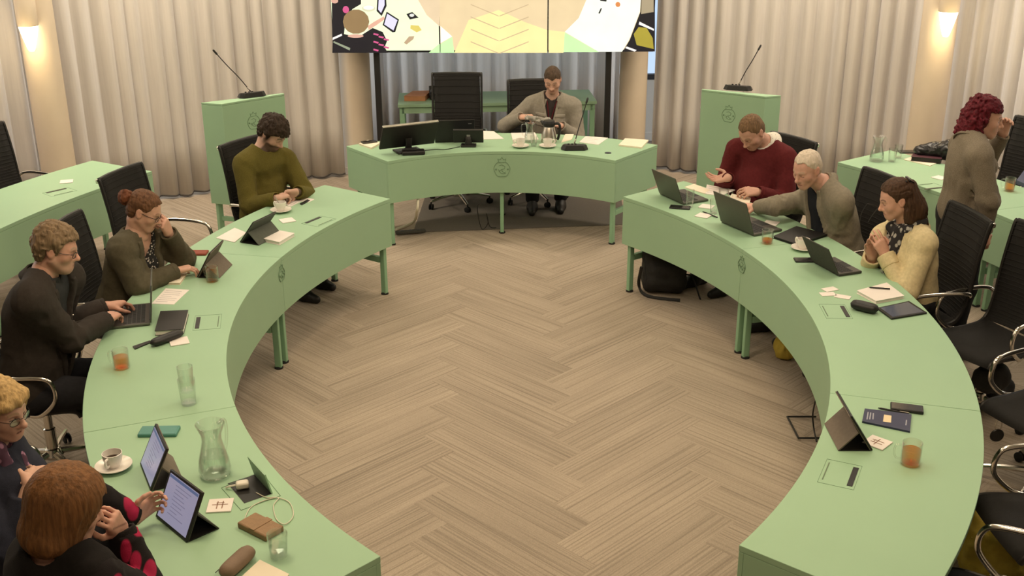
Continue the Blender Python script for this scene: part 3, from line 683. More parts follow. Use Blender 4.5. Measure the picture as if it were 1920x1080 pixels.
# ------------------------------------------------------------------ people: one implicit surface per body, garments and hair as children
f32 = np.float32
def vnoise(P):
    I = np.floor(P).astype(np.int64); F = (P - I).astype(f32); F = F * F * (3 - 2 * F)
    def hsh(x, y, z):
        n = (x * 73856093) ^ (y * 19349663) ^ (z * 83492791)
        n = (n ^ (n >> 13)) * 1274126177
        return ((n & 0xFFFF).astype(f32) / 32767.5 - 1)
    r = 0
    for dx in (0, 1):
        wx = F[:, 0] if dx else 1 - F[:, 0]
        for dy in (0, 1):
            wy = F[:, 1] if dy else 1 - F[:, 1]
            for dz in (0, 1):
                wz = F[:, 2] if dz else 1 - F[:, 2]
                r = r + hsh(I[:, 0] + dx, I[:, 1] + dy, I[:, 2] + dz) * wx * wy * wz
    return r
def V3(*a): return np.array(a, dtype=np.float64)
def nrm(v): return v / max(np.linalg.norm(v), 1e-9)

class SDF:
    def __init__(s): s.ops = []; s.lo = None; s.hi = None
    def _b(s, c, r):
        lo = np.asarray(c) - r; hi = np.asarray(c) + r
        s.lo = lo if s.lo is None else np.minimum(s.lo, lo); s.hi = hi if s.hi is None else np.maximum(s.hi, hi)
    def cap(s, a, b, ra, rb=None, k=.02, op='u', cut=None, M=None):
        a = np.asarray(a, float); b = np.asarray(b, float); rb = ra if rb is None else rb
        ab = b - a; L2 = max(ab @ ab, 1e-9); A = a.astype(f32); AB = ab.astype(f32)
        un = (ab / math.sqrt(L2)).astype(f32)
        def fn(P):
            d = P - A; t0 = d @ AB / f32(L2); t = np.clip(t0, 0, 1)
            q = d - t[:, None] * AB
            v = np.sqrt((q * q).sum(1)) - (ra + t * (rb - ra)).astype(f32)
            if cut is not None: v = np.maximum(v, (t0 - cut) * f32(math.sqrt(L2)))
            return v
        c = (a + b) / 2; r = math.sqrt(L2) / 2 + max(ra, rb)
        if op == 'u':
            s._b(a, ra); s._b(b, rb)
        s.ops.append((op, fn, c, r, k)); return s
    def ell(s, c, rad, Rm=None, k=.02, op='u'):
        c = np.asarray(c, float); rr = np.asarray(rad, f32); C_ = c.astype(f32); Rt = None if Rm is None else np.asarray(Rm, f32)
        def fn(P):
            p = P - C_
            if Rt is not None: p = p @ Rt
            q = p / rr; k0 = np.sqrt((q * q).sum(1)); q = q / rr; k1 = np.sqrt((q * q).sum(1)) + f32(1e-6)
            return k0 * (k0 - 1) / k1
        if op == 'u': s._b(c, max(rad))
        s.ops.append((op, fn, c, float(max(rad)), k)); return s
    def fun(s, fn, op, c=None, r=1e3, k=.0):
        s.ops.append((op, fn, np.zeros(3) if c is None else np.asarray(c), r if c is not None else 1e3, k)); return s
    @staticmethod
    def comb(d, v, op, k):
        if op == 'u':
            if k <= 0: return np.minimum(d, v)
            h = np.maximum(k - np.abs(d - v), 0) / k; return np.minimum(d, v) - h * h * (k * .25)
        if op == 's':
            v = -v
            if k <= 0: return np.maximum(d, v)
            h = np.maximum(k - np.abs(d - v), 0) / k; return np.maximum(d, v) + h * h * (k * .25)
        if op == 'i': return np.maximum(d, v)
    def ev(s, P):
        d = np.full(len(P), 9, f32)
        for op, fn, c, r, k in s.ops:
            if op == 'd': d = d + fn(P)
            else: d = s.comb(d, fn(P), op, f32(k))
        return d
    def surf(s, h):
        B = 12; lo = s.lo - 3 * h; hi = s.hi + 3 * h
        nb = np.ceil((hi - lo) / (h * B)).astype(int); n = nb * B
        gi = np.stack(np.meshgrid(*[np.arange(q) for q in nb], indexing='ij'), -1).reshape(-1, 3)
        cen = (lo + (gi + .5) * B * h - h * .5)
        hd = B * h * .5 * math.sqrt(3)
        dc = s.ev(cen.astype(f32))
        act = np.abs(dc) < hd * 1.3 + .03
        Fd = np.empty((nb[0], nb[1], nb[2], B, B, B), f32)
        Fd[...] = (np.sign(dc) * 9).reshape(nb[0], nb[1], nb[2], 1, 1, 1)
        ai = np.nonzero(act)[0]
        off = np.stack(np.meshgrid(*[np.arange(B)] * 3, indexing='ij'), -1).reshape(-1, 3) * h
        base = lo + gi[ai] * B * h
        pts = (base[:, None, :] + off[None]).astype(f32)
        d = np.full((len(ai), B ** 3), 9, f32)
        ca = cen[ai]
        for op, fn, c, r, k in s.ops:
            sel = np.nonzero(np.linalg.norm(ca - c, axis=1) < r + hd + .05)[0]
            if not len(sel): continue
            p = pts[sel].reshape(-1, 3); v = fn(p).reshape(len(sel), -1)
            d[sel] = d[sel] + v if op == 'd' else s.comb(d[sel], v, op, f32(k))
        Fd[gi[ai, 0], gi[ai, 1], gi[ai, 2]] = d.reshape(-1, B, B, B)
        F = Fd.transpose(0, 3, 1, 4, 2, 5).reshape(n)
        return nets(F, lo, h)
def nets(F, lo, h):
    S = F < 0
    cnt = np.zeros(tuple(q - 1 for q in F.shape), np.uint8)
    sl = [slice(0, -1), slice(1, None)]
    for a in (0, 1):
        for b in (0, 1):
            for c in (0, 1): cnt += S[sl[a], sl[b], sl[c]]
    idx = np.argwhere((cnt > 0) & (cnt < 8))
    if not len(idx): return np.zeros((0, 3)), np.zeros((0, 4), int)
    vid = np.full(cnt.shape, -1, np.int32); vid[idx[:, 0], idx[:, 1], idx[:, 2]] = np.arange(len(idx))
    co = np.array([(a, b, c) for a in (0, 1) for b in (0, 1) for c in (0, 1)])
    val = np.stack([F[idx[:, 0] + a, idx[:, 1] + b, idx[:, 2] + c] for a, b, c in co], 1)
    acc = np.zeros((len(idx), 3)); w = np.zeros(len(idx))
    for i in range(8):
        for j in range(i + 1, 8):
            if np.abs(co[i] - co[j]).sum() != 1: continue
            x = (val[:, i] < 0) != (val[:, j] < 0)
            t = val[x, i] / (val[x, i] - val[x, j])
            acc[x] += co[i] + t[:, None] * (co[j] - co[i]); w[x] += 1
    Vt = lo + (idx + acc / w[:, None]) * h
    quads = []
    for ax in range(3):
        u, v = (ax + 1) % 3, (ax + 2) % 3
        a = [slice(None)] * 3; b = [slice(None)] * 3
        a[ax] = slice(0, -1); b[ax] = slice(1, None)
        for q in (u, v): a[q] = slice(1, -1); b[q] = slice(1, -1)
        s0 = S[tuple(a)]; s1 = S[tuple(b)]
        e = np.argwhere(s0 != s1)
        if not len(e): continue
        flip = s0[e[:, 0], e[:, 1], e[:, 2]]
        g = e.copy(); g[:, u] += 1; g[:, v] += 1
        du = np.zeros(3, int); du[u] = 1; dv = np.zeros(3, int); dv[v] = 1
        c = [g - du - dv, g - dv, g, g - du]
        qd = np.stack([vid[q[:, 0], q[:, 1], q[:, 2]] for q in c], 1)
        qd[~flip] = qd[~flip][:, ::-1]
        quads.append(qd)
    return Vt, np.concatenate(quads)

def np_mesh(name, parts, material, parent, colfn=None, origin=(0, 0, 0)):
    Vs = []; Fs = []; k = 0
    for Vt, Q in parts:
        Vs.append(Vt); Fs.append(Q + k); k += len(Vt)
    Vt = np.concatenate(Vs); Q = np.concatenate(Fs).astype(np.int32)
    me = bpy.data.meshes.new(name)
    me.vertices.add(len(Vt)); me.vertices.foreach_set('co', (Vt - np.asarray(origin)).astype(f32).ravel())
    me.loops.add(Q.size); me.loops.foreach_set('vertex_index', Q.ravel())
    me.polygons.add(len(Q)); me.polygons.foreach_set('loop_start', np.arange(0, Q.size, 4, dtype=np.int32))
    try: me.polygons.foreach_set('loop_total', np.full(len(Q), 4, np.int32))
    except Exception: pass
    me.update(calc_edges=True)
    me.polygons.foreach_set('use_smooth', np.ones(len(Q), bool))
    if colfn is not None:
        at = me.color_attributes.new('col', 'FLOAT_COLOR', 'POINT')
        c = np.ones((len(Vt), 4), f32); c[:, :3] = colfn(Vt); at.data.foreach_set('color', c.ravel())
    me.materials.append(material); me.update()
    o = bpy.data.objects.new(name, me); COL.objects.link(o); o.parent = parent
    return o

M['skin'] = mat('skin', (.6, .36, .26), .48, attr='col', var=.05, vscale=60, bump=.12, bscale=260, sss=.12, spec=.4)
def hair_mat(name, c, var=.45, st=(90, 90, 9)):
    return mat(name, c, .62, var=var, vscale=1.0, stretch=st, bump=.9, bscale=1.3, spec=.25)
def cloth(name, c, rough=.9, var=.12, vs=60, bump=.35, bs=420, sheen=.02, stretch=(1, 1, 1)):
    return mat(name, c, rough, var=var, vscale=vs, bump=bump, bscale=bs, spec=.15, sheen=sheen, stretch=stretch)
def blotch(name, c0, c1, scale, thr, stretch=(1, 1, 1), rnd=1.0):    # two-colour printed fabric
    m = cloth(name, c0); N = m.node_tree.nodes; L = m.node_tree.links; b = N['Principled BSDF']
    tc = N.new('ShaderNodeTexCoord'); mp = N.new('ShaderNodeMapping'); mp.inputs['Scale'].default_value = stretch; L.new(tc.outputs['Object'], mp.inputs[0])
    v = N.new('ShaderNodeTexVoronoi'); v.inputs['Scale'].default_value = scale; v.inputs['Randomness'].default_value = rnd; L.new(mp.outputs[0], v.inputs['Vector'])
    r = N.new('ShaderNodeMapRange'); r.inputs['From Min'].default_value = thr - .04; r.inputs['From Max'].default_value = thr + .04
    r.inputs['To Min'].default_value = 1; r.inputs['To Max'].default_value = 0; L.new(v.outputs['Distance'], r.inputs['Value'])
    x = N.new('ShaderNodeMix'); x.data_type = 'RGBA'; L.new(r.outputs[0], x.inputs['Factor'])
    x.inputs['A'].default_value = (*c0, 1); x.inputs['B'].default_value = (*c1, 1); L.new(x.outputs['Result'], b.inputs['Base Color'])
    return m

def ik(a, c, hint, l1, l2):
    d = c - a; L = np.linalg.norm(d); Lm = min(L, (l1 + l2) * .995); u = d / L; c = a + u * Lm
    x = (l1 * l1 - l2 * l2 + Lm * Lm) / (2 * Lm); hgt = math.sqrt(max(l1 * l1 - x * x, 0))
    p = (hint - a) - u * ((hint - a) @ u)
    return a + u * x + nrm(p) * hgt, c

def hand_sdf(S, wr, tip, palm, side, curl=.35, spread=.012, thumb=.5, kk=1.0, curls=None, forearm=None):
    d = nrm(tip - wr); n = nrm(palm - d * (palm @ d)); lat = np.cross(n, d) * side   # lat points to the thumb side
    W = wr
    if forearm is not None: S.cap(forearm, wr, .031 * kk, .025 * kk, k=.02)
    def pt(al, la, de=0): return W + d * al * kk + lat * la * kk + n * de * kk
    kn = []
    for i, (la, al, r) in enumerate(((.031, .086, .0125), (.011, .090, .0128), (-.010, .087, .0123), (-.030, .079, .0112))):
        S.cap(pt(.005, la * .55), pt(al, la, -.003), .0165 * kk, r * kk, k=.016 * kk); kn.append((al, la))
    S.cap(pt(.015, .022, .008), pt(.06, .030, .006), .015 * kk, .013 * kk, k=.014 * kk)
    ln = ((.040, .025, .020), (.045, .028, .021), (.041, .026, .020), (.032, .020, .018))
    for i in range(4):
        al, la = kn[i]; p = pt(al, la, -.002); c = curls[i] if curls else curl * (1 + .12 * i)
        fan = (1.5 - i) * spread * 6; ang = 0; rr = (.0092, .0094, .0090, .0082)[i] * kk
        for j in range(3):
            ang += c * (1.0, 1.15, .8)[j]
            q_ = p + (d * math.cos(ang) + n * math.sin(ang) + lat * fan * math.cos(ang)) * ln[i][j] * kk
            S.cap(p, q_, rr, rr * .9, k=.003); p = q_; rr *= .9
    p = pt(.022, .030, .008); q_ = p + nrm(d * .62 + lat * .72 + n * (.25 + .5 * thumb)) * .040 * kk
    S.cap(p, q_, .0145 * kk, .0112 * kk, k=.012)
    r_ = q_ + nrm(d * .85 + lat * (.35 - .5 * thumb) + n * (.15 + .6 * thumb)) * .030 * kk; S.cap(q_, r_, .0108 * kk, .0098 * kk, k=.004)
    t_ = r_ + nrm(d * .95 + lat * (.1 - .5 * thumb) + n * (.1 + .6 * thumb)) * .025 * kk; S.cap(r_, t_, .0098 * kk, .0085 * kk, k=.004)

def head_sdf(S, X, k=1.0, fem=0.0, old=0.0, nose=1.0, jaw=1.0, chinbeard=0.0, smile=0):
    # X(x,y,z) -> world ; x right, y forward, z up, origin at ear level in the middle of the head
    Rm = np.stack([X(1, 0, 0) - X(0, 0, 0), X(0, 1, 0) - X(0, 0, 0), X(0, 0, 1) - X(0, 0, 0)], 1) / k
    def e(c, r, kk=.02, op='u'): S.ell(X(*c), [q * k for q in r], Rm, kk * k, op)
    def c(a, b, ra, rb=None, kk=.015, op='u'): S.cap(X(*a), X(*b), ra * k, (ra if rb is None else rb) * k, kk * k, op)
    e((0, -.012, .045), (.076, .097, .088)); e((0, .012, .02), (.071, .080, .075), .03)
    e((0, .032, -.035), (.060 * jaw, .062, .078), .03)
    for s in (-1, 1):
        c((s * .056 * jaw, .0, -.045), (s * .022 * jaw, .070, -.098), .020, .016, .03)
        e((s * .043, .058, -.022), (.026, .024, .026), .03)
        c((s * .012, .090, .026), (s * .046, .074, .026), .010, .008, .014)
        e((s * .032, .095, .004), (.017, .014, .011), .012, 's')
        e((s * .031, .0775, .004), (.0138, .0128, .0125), .002)
    e((0, .078, -.098), (.020 * jaw, .016, .016), .03)
    c((0, .090, .016), (0, .108 + .006 * nose, -.026), .009, .0115, .014)
    e((0, .110 + .005 * nose, -.030), (.0145, .0135, .012), .010)
    for s in (-1, 1): e((s * .0135, .098, -.034), (.0085, .011, .008), .008)
    e((0, .086, -.062), (.030, .014, .022), .025)
    c((-.020, .091, -.0605), (.020, .091, -.0605), .0062, .0062, .008); c((-.017, .090, -.0715), (.017, .090, -.0715), .0072, .0072, .008)
    c((-.024, .098, -.0665), (.024, .098, -.0665), .0028, .0028, .003, 's')
    for s in (-1, 1):
        E2 = Rm @ np.array([[1, .0, 0], [.0, .95, -.3], [0, .3, .95]])
        S.ell(X(s * .080, -.012, .000), [.011 * k, .020 * k, .034 * k], E2, .008 * k)
        S.ell(X(s * .091, -.008, .004), [.006 * k, .011 * k, .020 * k], E2, .006 * k, 's')
    if chinbeard: e((0, .052, -.085), (.052, .048, .042), .02)

def head_cols(base, X0, Rm, k, lips=(.55, .24, .19), brow=(.12, .08, .05), beard=None, beard_amt=0, lid=.0, blush=.1, eyes=True):
    base = np.array(base)
    def fn(P):
        c = np.tile(base, (len(P), 1)); q = (P - X0) @ Rm / k
        x, y, z = q[:, 0], q[:, 1], q[:, 2]; ax = np.abs(x); head = (np.abs(z) < .2) & (y > -.2) & (ax < .14)
        def g(cx, cy, cz, sx, sy, sz): return np.exp(-(((ax - cx) / sx) ** 2 + ((y - cy) / sy) ** 2 + ((z - cz) / sz) ** 2)) * head
        def mixc(w, col): c[:] = c + (np.array(col) - c) * np.clip(w, 0, 1)[:, None]
        mixc(blush * g(.045, .06, -.025, .03, .05, .025), (.62, .2, .15)); mixc(.35 * blush * 3 * g(0, .115, -.03, .016, .03, .014), (.62, .22, .16))
        mixc(.5 * blush * 3 * g(.085, -.01, 0, .012, .03, .035), (.62, .24, .18))
        if beard is not None:
            bw = beard_amt * np.clip((y - .012) * 60, 0, 1) * np.clip((-.028 - z - .35 * np.maximum(.05 - y, 0) - .0 * ax) * 60, 0, 1) * (z > -.16) * head
            tw = beard_amt * g(0, .1, -.050, .034, .03, .009); sb = beard_amt * g(.072, .012, -.03, .02, .022, .05)
            mixc(np.maximum(np.maximum(bw, tw), sb), beard)
        mixc(.85 * g(0, .095, -.066, .023, .02, .0095), lips)
        mixc(1.0 * np.exp(-((z + .0662) / .0028) ** 2) * (ax < .024) * (y > .07) * head, np.array(lips) * .35)
        bl = np.exp(-((z - (.030 + .006 * np.sin(np.clip((ax - .012) / .04, 0, 1) * PI))) / .0048) ** 2) * (ax > .012) * (ax < .053) * (y > .05) * head
        mixc(.85 * bl, brow)
        if eyes:
            ew = ((ax - .031) / .0135) ** 2 + ((z - .001) / (.0052 + .0)) ** 2
            e_ = (y > .07) & head
            if lid < .5:
                mixc(1.0 * (ew < 1) * e_, (.62, .58, .54)); mixc(1.0 * ((((ax - .031) / .0058) ** 2 + ((z + .0) / .006) ** 2) < 1) * (ew < 1) * e_, (.07, .05, .04))
            lash = np.exp(-((z - (.006 if lid < .5 else -.0035) + .25 * (np.abs(ax - .031)) * (1 if lid < .5 else -.6)) / .0022) ** 2) * (np.abs(ax - .031) < .0145) * e_
            mixc(.9 * lash, (.05, .03, .025)); mixc(.3 * g(.031, .085, -.008, .016, .02, .006), (.36, .17, .13))
        return c
    return fn

PPL = {}
def person(key, label, D_, phi, skin=(.62, .37, .27), top=None, legs=None, shoe=None, shw=1.0, girth=1.0, bust=0.0, head_k=1.0, pitch=35, yaw=0, roll=0,
           handR=None, handL=None, sleeve=.97, head_kw={}, col_kw={}, hair=None, neckcut=.066, stand=False, folds=.005, wear=None, short=None, legmat=None, lenU=.30, lenF=.262, h_top=.0075, hem=None):
    J = {k: np.array(v, float) for k, v in D_.items()}
    F = V3(math.cos(R_(phi)), math.sin(R_(phi)), 0); R = V3(F[1], -F[0], 0); U = V3(0, 0, 1)
    hip = J['hip']; og = V3(hip[0], hip[1], 0)
    for s in 'RL': J['sh' + s] = J['sh' + s] - V3(0, 0, .022); J['sh' + s][2] = min(J['sh' + s][2], J['neck'][2] - .055)
    for s in 'RL':
        J['el' + s], J['wr' + s] = ik(J['sh' + s], J['wr' + s], J['el' + s], lenU, lenF)
        J['ha' + s] = J['wr' + s] + nrm(J['ha' + s] - J['wr' + s]) * .09
    if stand:
        for s, q in (('R', 1), ('L', -1)):
            J['hp' + s] = hip + R * .09 * q; J['kn' + s] = V3(*(og + R * .095 * q + F * .03)[:2], .50); J['an' + s] = V3(*(og + R * .10 * q - F * .02)[:2], .085)
    else:
        for s, q in (('R', 1), ('L', -1)):
            J['hp' + s] = hip + R * .09 * q - U * .01; J['kn' + s] = hip + R * .13 * q + F * .42 + U * (-.01); J['an' + s] = V3(*(og + R * .13 * q + F * (.40 if q > 0 else .34))[:2], .085)
    # head frame
    ya = R_(phi + yaw); f0 = V3(math.cos(ya), math.sin(ya), 0); r0 = V3(f0[1], -f0[0], 0); p = R_(pitch)
    hf = f0 * math.cos(p) - U * math.sin(p); hu = f0 * math.sin(p) + U * math.cos(p)
    rr = R_(roll); hr = r0 * math.cos(rr) + hu * math.sin(rr); hu = np.cross(hr, hf)
    hc = J['head']; Hm = np.stack([hr, hf, hu], 1)
    def X(x, y, z): return hc + (hr * x + hf * y + hu * z) * head_k
    N_ = J['neck']; chest = hip * .36 + N_ * .64 - F * .015; belly = hip * .72 + N_ * .28 + F * .02; sm = (J['shR'] + J['shL']) / 2
    ax = nrm(N_ - hip); rx = nrm(J['shR'] - J['shL']); fx = nrm(np.cross(U, rx)); fx = fx if fx @ F > 0 else -fx
    Tm = np.stack([rx, nrm(np.cross(ax, rx)) * (1 if np.cross(ax, rx) @ F > 0 else -1), ax], 1)
    root = thing('person', label, 'person', tuple(og))
    nb = X(0, -.025, -.075)                                     # skull base
    def torso(S, g, neckr=None, arms=True, lower=True):
        S.ell(chest, ((.158 * shw + g), (.108 * girth + g), .19 + g), Tm, .05)
        S.ell(belly, ((.148 * girth + g), (.118 * girth + g), .17 + g), Tm, .08)
        S.ell(hip + U * .02, (.165 * girth + g, .125 * girth + g, .12 + g), np.stack([R, F, U], 1), .08)
        S.cap(J['shR'] * .93 + J['shL'] * .07, J['shL'] * .93 + J['shR'] * .07, .058 + g, .058 + g, .06)
        for s in 'RL': S.cap(N_ * .9 + hc * .1 - F * .01, J['sh' + s] * .75 + N_ * .25 + U * .012, .052 + g * .6, .048 + g, .045)
        if bust:
            for q in (-1, 1): S.ell(chest + Tm @ V3(q * .075, .085 * girth + .01, .01), (.06 + g * .6, .05 + bust + g * .6, .062 + g * .6), Tm, .045)
    def arms(S, g, cut=None, kk=.03):
        for s in 'RL':
            S.cap(J['sh' + s], J['el' + s], .054 * shw ** .5 + g, .043 + g, kk + .01); S.cap(J['el' + s], J['wr' + s], .043 + g, .029 + g * .9, .02, cut=cut)
    def legs_(S, g, cut=None):
        for s in 'RL':
            S.cap(J['hp' + s], J['kn' + s], .086 * girth ** .5 + g, .060 + g, .04); S.cap(J['kn' + s], J['an' + s], .058 + g, .040 + g * 1.6, .03, cut=cut)
    # body
    B = SDF(); torso(B, -.012); arms(B, -.004); legs_(B, -.006)
    B.cap(N_ - ax * .03, nb, .060 * (head_k if not bust else .93), .056 * head_k, .025)
    for s in 'RL':
        toe = V3(*(J['an' + s] + F * .15)[:2], .045); B.cap(J['an' + s] - U * .03, toe, .026, .018, .02)
    bodyparts = [B.surf(.012)]
    Hd = SDF(); Hd.cap(N_ - ax * .01 + F * .005, nb, .064 * (head_k if not bust else .93), .059 * head_k, .03); head_sdf(Hd, X, head_k, **head_kw); bodyparts.append(Hd.surf(.0046))
    for s, q, hk in (('R', 1, handR), ('L', -1, handL)):
        hk = dict(hk or {}); palm = np.array(hk.pop('palm', (0, 0, -1)), float); palm = R * palm[0] + F * palm[1] + U * palm[2]
        S = SDF(); sd = hk.pop('side', None)
        d = nrm(J['ha' + s] - J['wr' + s]); n = nrm(palm - d * (palm @ d))
        # thumb side: for a right hand with palm n and fingers d, thumb lies along cross(d, n)... sign chosen by handedness
        side = (-1 if s == 'R' else 1) if sd is None else sd
        hand_sdf(S, J['wr' + s], J['ha' + s], palm, side, kk=(.93 if bust else 1.0), forearm=J['wr' + s] * .55 + J['el' + s] * .45, **hk); bodyparts.append(S.surf(.0042))
    np_mesh('body', bodyparts, M['skin'], root, head_cols(skin, hc, Hm, head_k, **col_kw), og)
    ctx = dict(J=J, F=F, R=R, U=U, X=X, hc=hc, Hm=Hm, Tm=Tm, chest=chest, belly=belly, sm=sm, N=N_, nb=nb, ax=ax, root=root, og=og, torso=torso, arms=arms, k=head_k, hip=hip)
    def loc(P): q = P - chest.astype(f32); return q @ Tm.astype(f32)
    ctx['loc'] = loc
    # trousers and shoes
    T = SDF(); g = .012
    T.ell(hip + U * .0, (.168 * girth + g, .13 * girth + g, .125), np.stack([R, F, U], 1), .05); legs_(T, g, cut=.98)
    T.fun(lambda P: .004 * vnoise(P * f32(14)) - .003 * np.abs(vnoise(P * f32(23))), 'd')
    np_mesh('trousers', [T.surf(.012)], legs or M['cl_dark'], root, None, og)
    for s in 'RL':
        a = J['an' + s]; S = SDF(); heel = V3(*(a - F * .045)[:2], .04); toe = V3(*(a + F * .17)[:2], .032); mid = V3(*(a + F * .06)[:2], .05)
        S.cap(heel, mid, .040, .042, .03); S.cap(mid, toe, .044, .030, .03); S.cap(a + U * .03, mid, .046, .040, .03)
        S.fun(lambda P: f32(.004) - P[:, 2], 'i'); np_mesh('shoe', [S.surf(.009)], shoe or M['black'], root, None, og)
    # upper garment(s)
    for g_ in (wear or []):
        g_(ctx)
    if hair: hair(ctx)
    PPL[key] = ctx
    return ctx

def garment(name, material, g=.016, cut=.95, neck=.068, folds=.005, vopen=None, open_at=None, h=.0075, hem=.0, arms=True, upper_cut=None, lap=None, elbow=.008, low=None):
    def fn(c):
        J = c['J']; S = SDF(); c['torso'](S, g)
        if arms: c['arms'](S, g, cut)
        if neck: S.cap(c['N'] - c['ax'] * .025, c['nb'] + c['ax'] * .08, neck, neck + .012, .012, 's')
        if vopen:                                   # front opening: list of (height along spine from chest, half width)
            hs = [p[0] for p in vopen]; ws = [p[1] for p in vopen]
            def wedge(P):
                q = c['loc'](P); w = np.interp(q[:, 2], hs, ws).astype(f32)
                return np.maximum(np.maximum(np.abs(q[:, 0] - f32(open_at or 0)) - w, f32(.02) - q[:, 1]), q[:, 1] - f32(.205)) * f32(.8)
            S.fun(wedge, 's', k=.006)
        zc = low if low is not None else c['hip'][2] - .06 - hem
        S.fun(lambda P: f32(zc) - P[:, 2], 'i')
        js = [(J['elR'], .11), (J['elL'], .11), (J['shR'] * .8 + c['chest'] * .2, .1), (J['shL'] * .8 + c['chest'] * .2, .1), (c['belly'], .16)]
        def disp(P):
            w = f32(.25) * np.ones(len(P), f32)
            for p_, r_ in js:
                q = P - p_.astype(f32); w = w + np.exp(-(q * q).sum(1) / f32(r_ * r_))
            P2 = P + f32(.03) * np.stack([vnoise(P * f32(7)), vnoise(P * f32(7) + f32(31)), vnoise(P * f32(7) + f32(77))], 1)
            a = vnoise(P2 * np.array([13, 13, 24], f32)); b_ = np.abs(vnoise(P2 * np.array([19, 19, 11], f32) + f32(9)))
            return (-f32(folds) * np.minimum(w, 1.3) * (a * f32(.8) + f32(.9) - f32(2.0) * b_)).astype(f32)
        if folds: S.fun(disp, 'd')
        o = np_mesh(name, [S.surf(h)], material, c['root'], None, c['og']); c.setdefault('g', {})[name] = o
    return fn
def part_sdf(name, material, build, h=.006, colfn=None, label=None):
    def fn(c):
        S = SDF(); build(S, c); o = np_mesh(name, [S.surf(h)], material, c['root'], None, c['og'])
        if label: o['label'] = label
    return fn
def cuffs(material, g=.02, t0=.90, name='cuff'):
    def fn(c):
        for s in 'RL':
            J = c['J']; S = SDF(); a = J['el' + s] + (J['wr' + s] - J['el' + s]) * t0; b = J['wr' + s]
            S.cap(a, b, .030 + g, .029 + g, .0, cut=.98); S.fun(lambda P, a=a, b=b: -((P - a.astype(f32)) @ nrm(b - a).astype(f32)), 'i')
            S.cap(b - (b - a) * .25, b + (b - a), .027 + g * .6, .027 + g * .6, .0, 's')
            np_mesh(name, [S.surf(.006)], material, c['root'], None, c['og'])
    return fn
def collar_band(material, r=.078, th=.008, hgt=.03, tilt=.0, name='collar', front_gap=0.0, drop=.0, out=.0):
    # band standing around the neck; optional gap at the front and outward flare
    def fn(c):
        a = c['N'] - c['ax'] * .02; axn = nrm(c['nb'] - c['N']); F = c['F']; m = MB(); rows = []
        rt = nrm(np.cross(axn, F)); fw = nrm(np.cross(rt, axn)); fw = fw if fw @ F > 0 else -fw
        n = 40; span = 2 * PI - 2 * front_gap
        for j in range(4):
            t = j / 3; row = []
            for i in range(n + 1):
                th_ = PI / 2 + front_gap + span * i / n
                fr = .5 + .5 * math.cos(th_ - PI / 2)
                rad = r + out * (1 - t) - .004 * t
                p = a + axn * (hgt * (t - .35) - drop * fr ** 2 * (1.2 - t)) + (rt * math.cos(th_) + fw * math.sin(th_)) * rad
                row.append(Vector(p - c['og']))
            rows.append(row)
        m.grid(rows); m.build(name, material, c['root'], 60, solid=th)
    return fn
def strips(name, material, lines, r=.008, flat=1.0, smooth=60):
    # flat strips given in chest coordinates (right, forward-offset from surface handled by caller, up)
    def fn(c):
        for ln in lines:
            pts = [Vector(c['chest'] + c['Tm'] @ np.array(p) - c['og']) for p in ln]
            MB().tube(bez(pts, 4), r, 8, flat=flat).build(name, material, c['root'], smooth)
    return fn

# hair styles (head coordinates)
def hair_cap(material, th=.012, front=.075, side=.0, nape=-.06, amp=.006, extra=None, h=.0048, name='hair', wave=40, recede=0.0, top_thin=None, fz=(90, 90, 14), yoff=-.012, sideburn=.015):
    def fn(c):
        k = c['k']; S = SDF(); S.ell(c['X'](0, yoff, .047), [(.077 + th) * k, (.099 + th) * k, (.089 + th) * k], c['Hm'], .0)
        S.ell(c['X'](0, -.05, -.005), [(.066 + th * .8) * k, (.055 + th * .6) * k, (.075 + th * .4) * k], c['Hm'], .03 * k)
        hc = c['hc'].astype(f32); Hm = c['Hm'].astype(f32)
        def clip(P):
            q = (P - hc) @ Hm / f32(k); y = q[:, 1]; axx = np.abs(q[:, 0])
            line = np.interp(y, [-.12, -.045, -.03, .005, .018, .030, .055, .075], [nape, nape, .012, .012, side - sideburn, side + .035, front - .012, front]).astype(f32)
            line = line + f32(recede) * np.exp(-((axx - f32(.045)) / f32(.02)) ** 2) * (y > .03)
            return (line - q[:, 2] + f32(.006) * vnoise(q * f32(60))) * f32(.75)
        if extra: extra(S, c)
        S.fun(clip, 'i') if not getattr(extra, 'noclip', False) else None
        def disp(P):
            q = (P - hc) @ Hm / f32(k)
            q2 = q + f32(.012) * np.stack([vnoise(q * f32(wave)), vnoise(q * f32(wave) + f32(5)), vnoise(q * f32(wave) + f32(11))], 1)
            return (-f32(amp) * (vnoise(q2 * np.array(fz, f32)) + f32(.5) * vnoise(q2 * np.array((160, 160, 30), f32)))).astype(f32)
        S.fun(disp, 'd')
        np_mesh(name, [S.surf(h)], material, c['root'], None, c['og'])
    return fn
def hair_shape(material, build, amp=.006, fz=(90, 90, 12), wave=30, warp=.012, h=.0048, name='hair', clip=None):
    def fn(c):
        k = c['k']; S = SDF(); build(S, c); hc = c['hc'].astype(f32); Hm = c['Hm'].astype(f32)
        if clip: S.fun(lambda P: clip((P - hc) @ Hm / f32(k)), 's', k=.006)
        def disp(P):
            q = (P - hc) @ Hm / f32(k)
            q2 = q + f32(warp) * np.stack([vnoise(q * f32(wave)), vnoise(q * f32(wave) + f32(5)), vnoise(q * f32(wave) + f32(11))], 1)
            return (-f32(amp) * (vnoise(q2 * np.array(fz, f32)) + f32(.5) * vnoise(q2 * np.array((170, 170, 24), f32)))).astype(f32)
        S.fun(disp, 'd'); np_mesh(name, [S.surf(h)], material, c['root'], None, c['og'])
    return fn
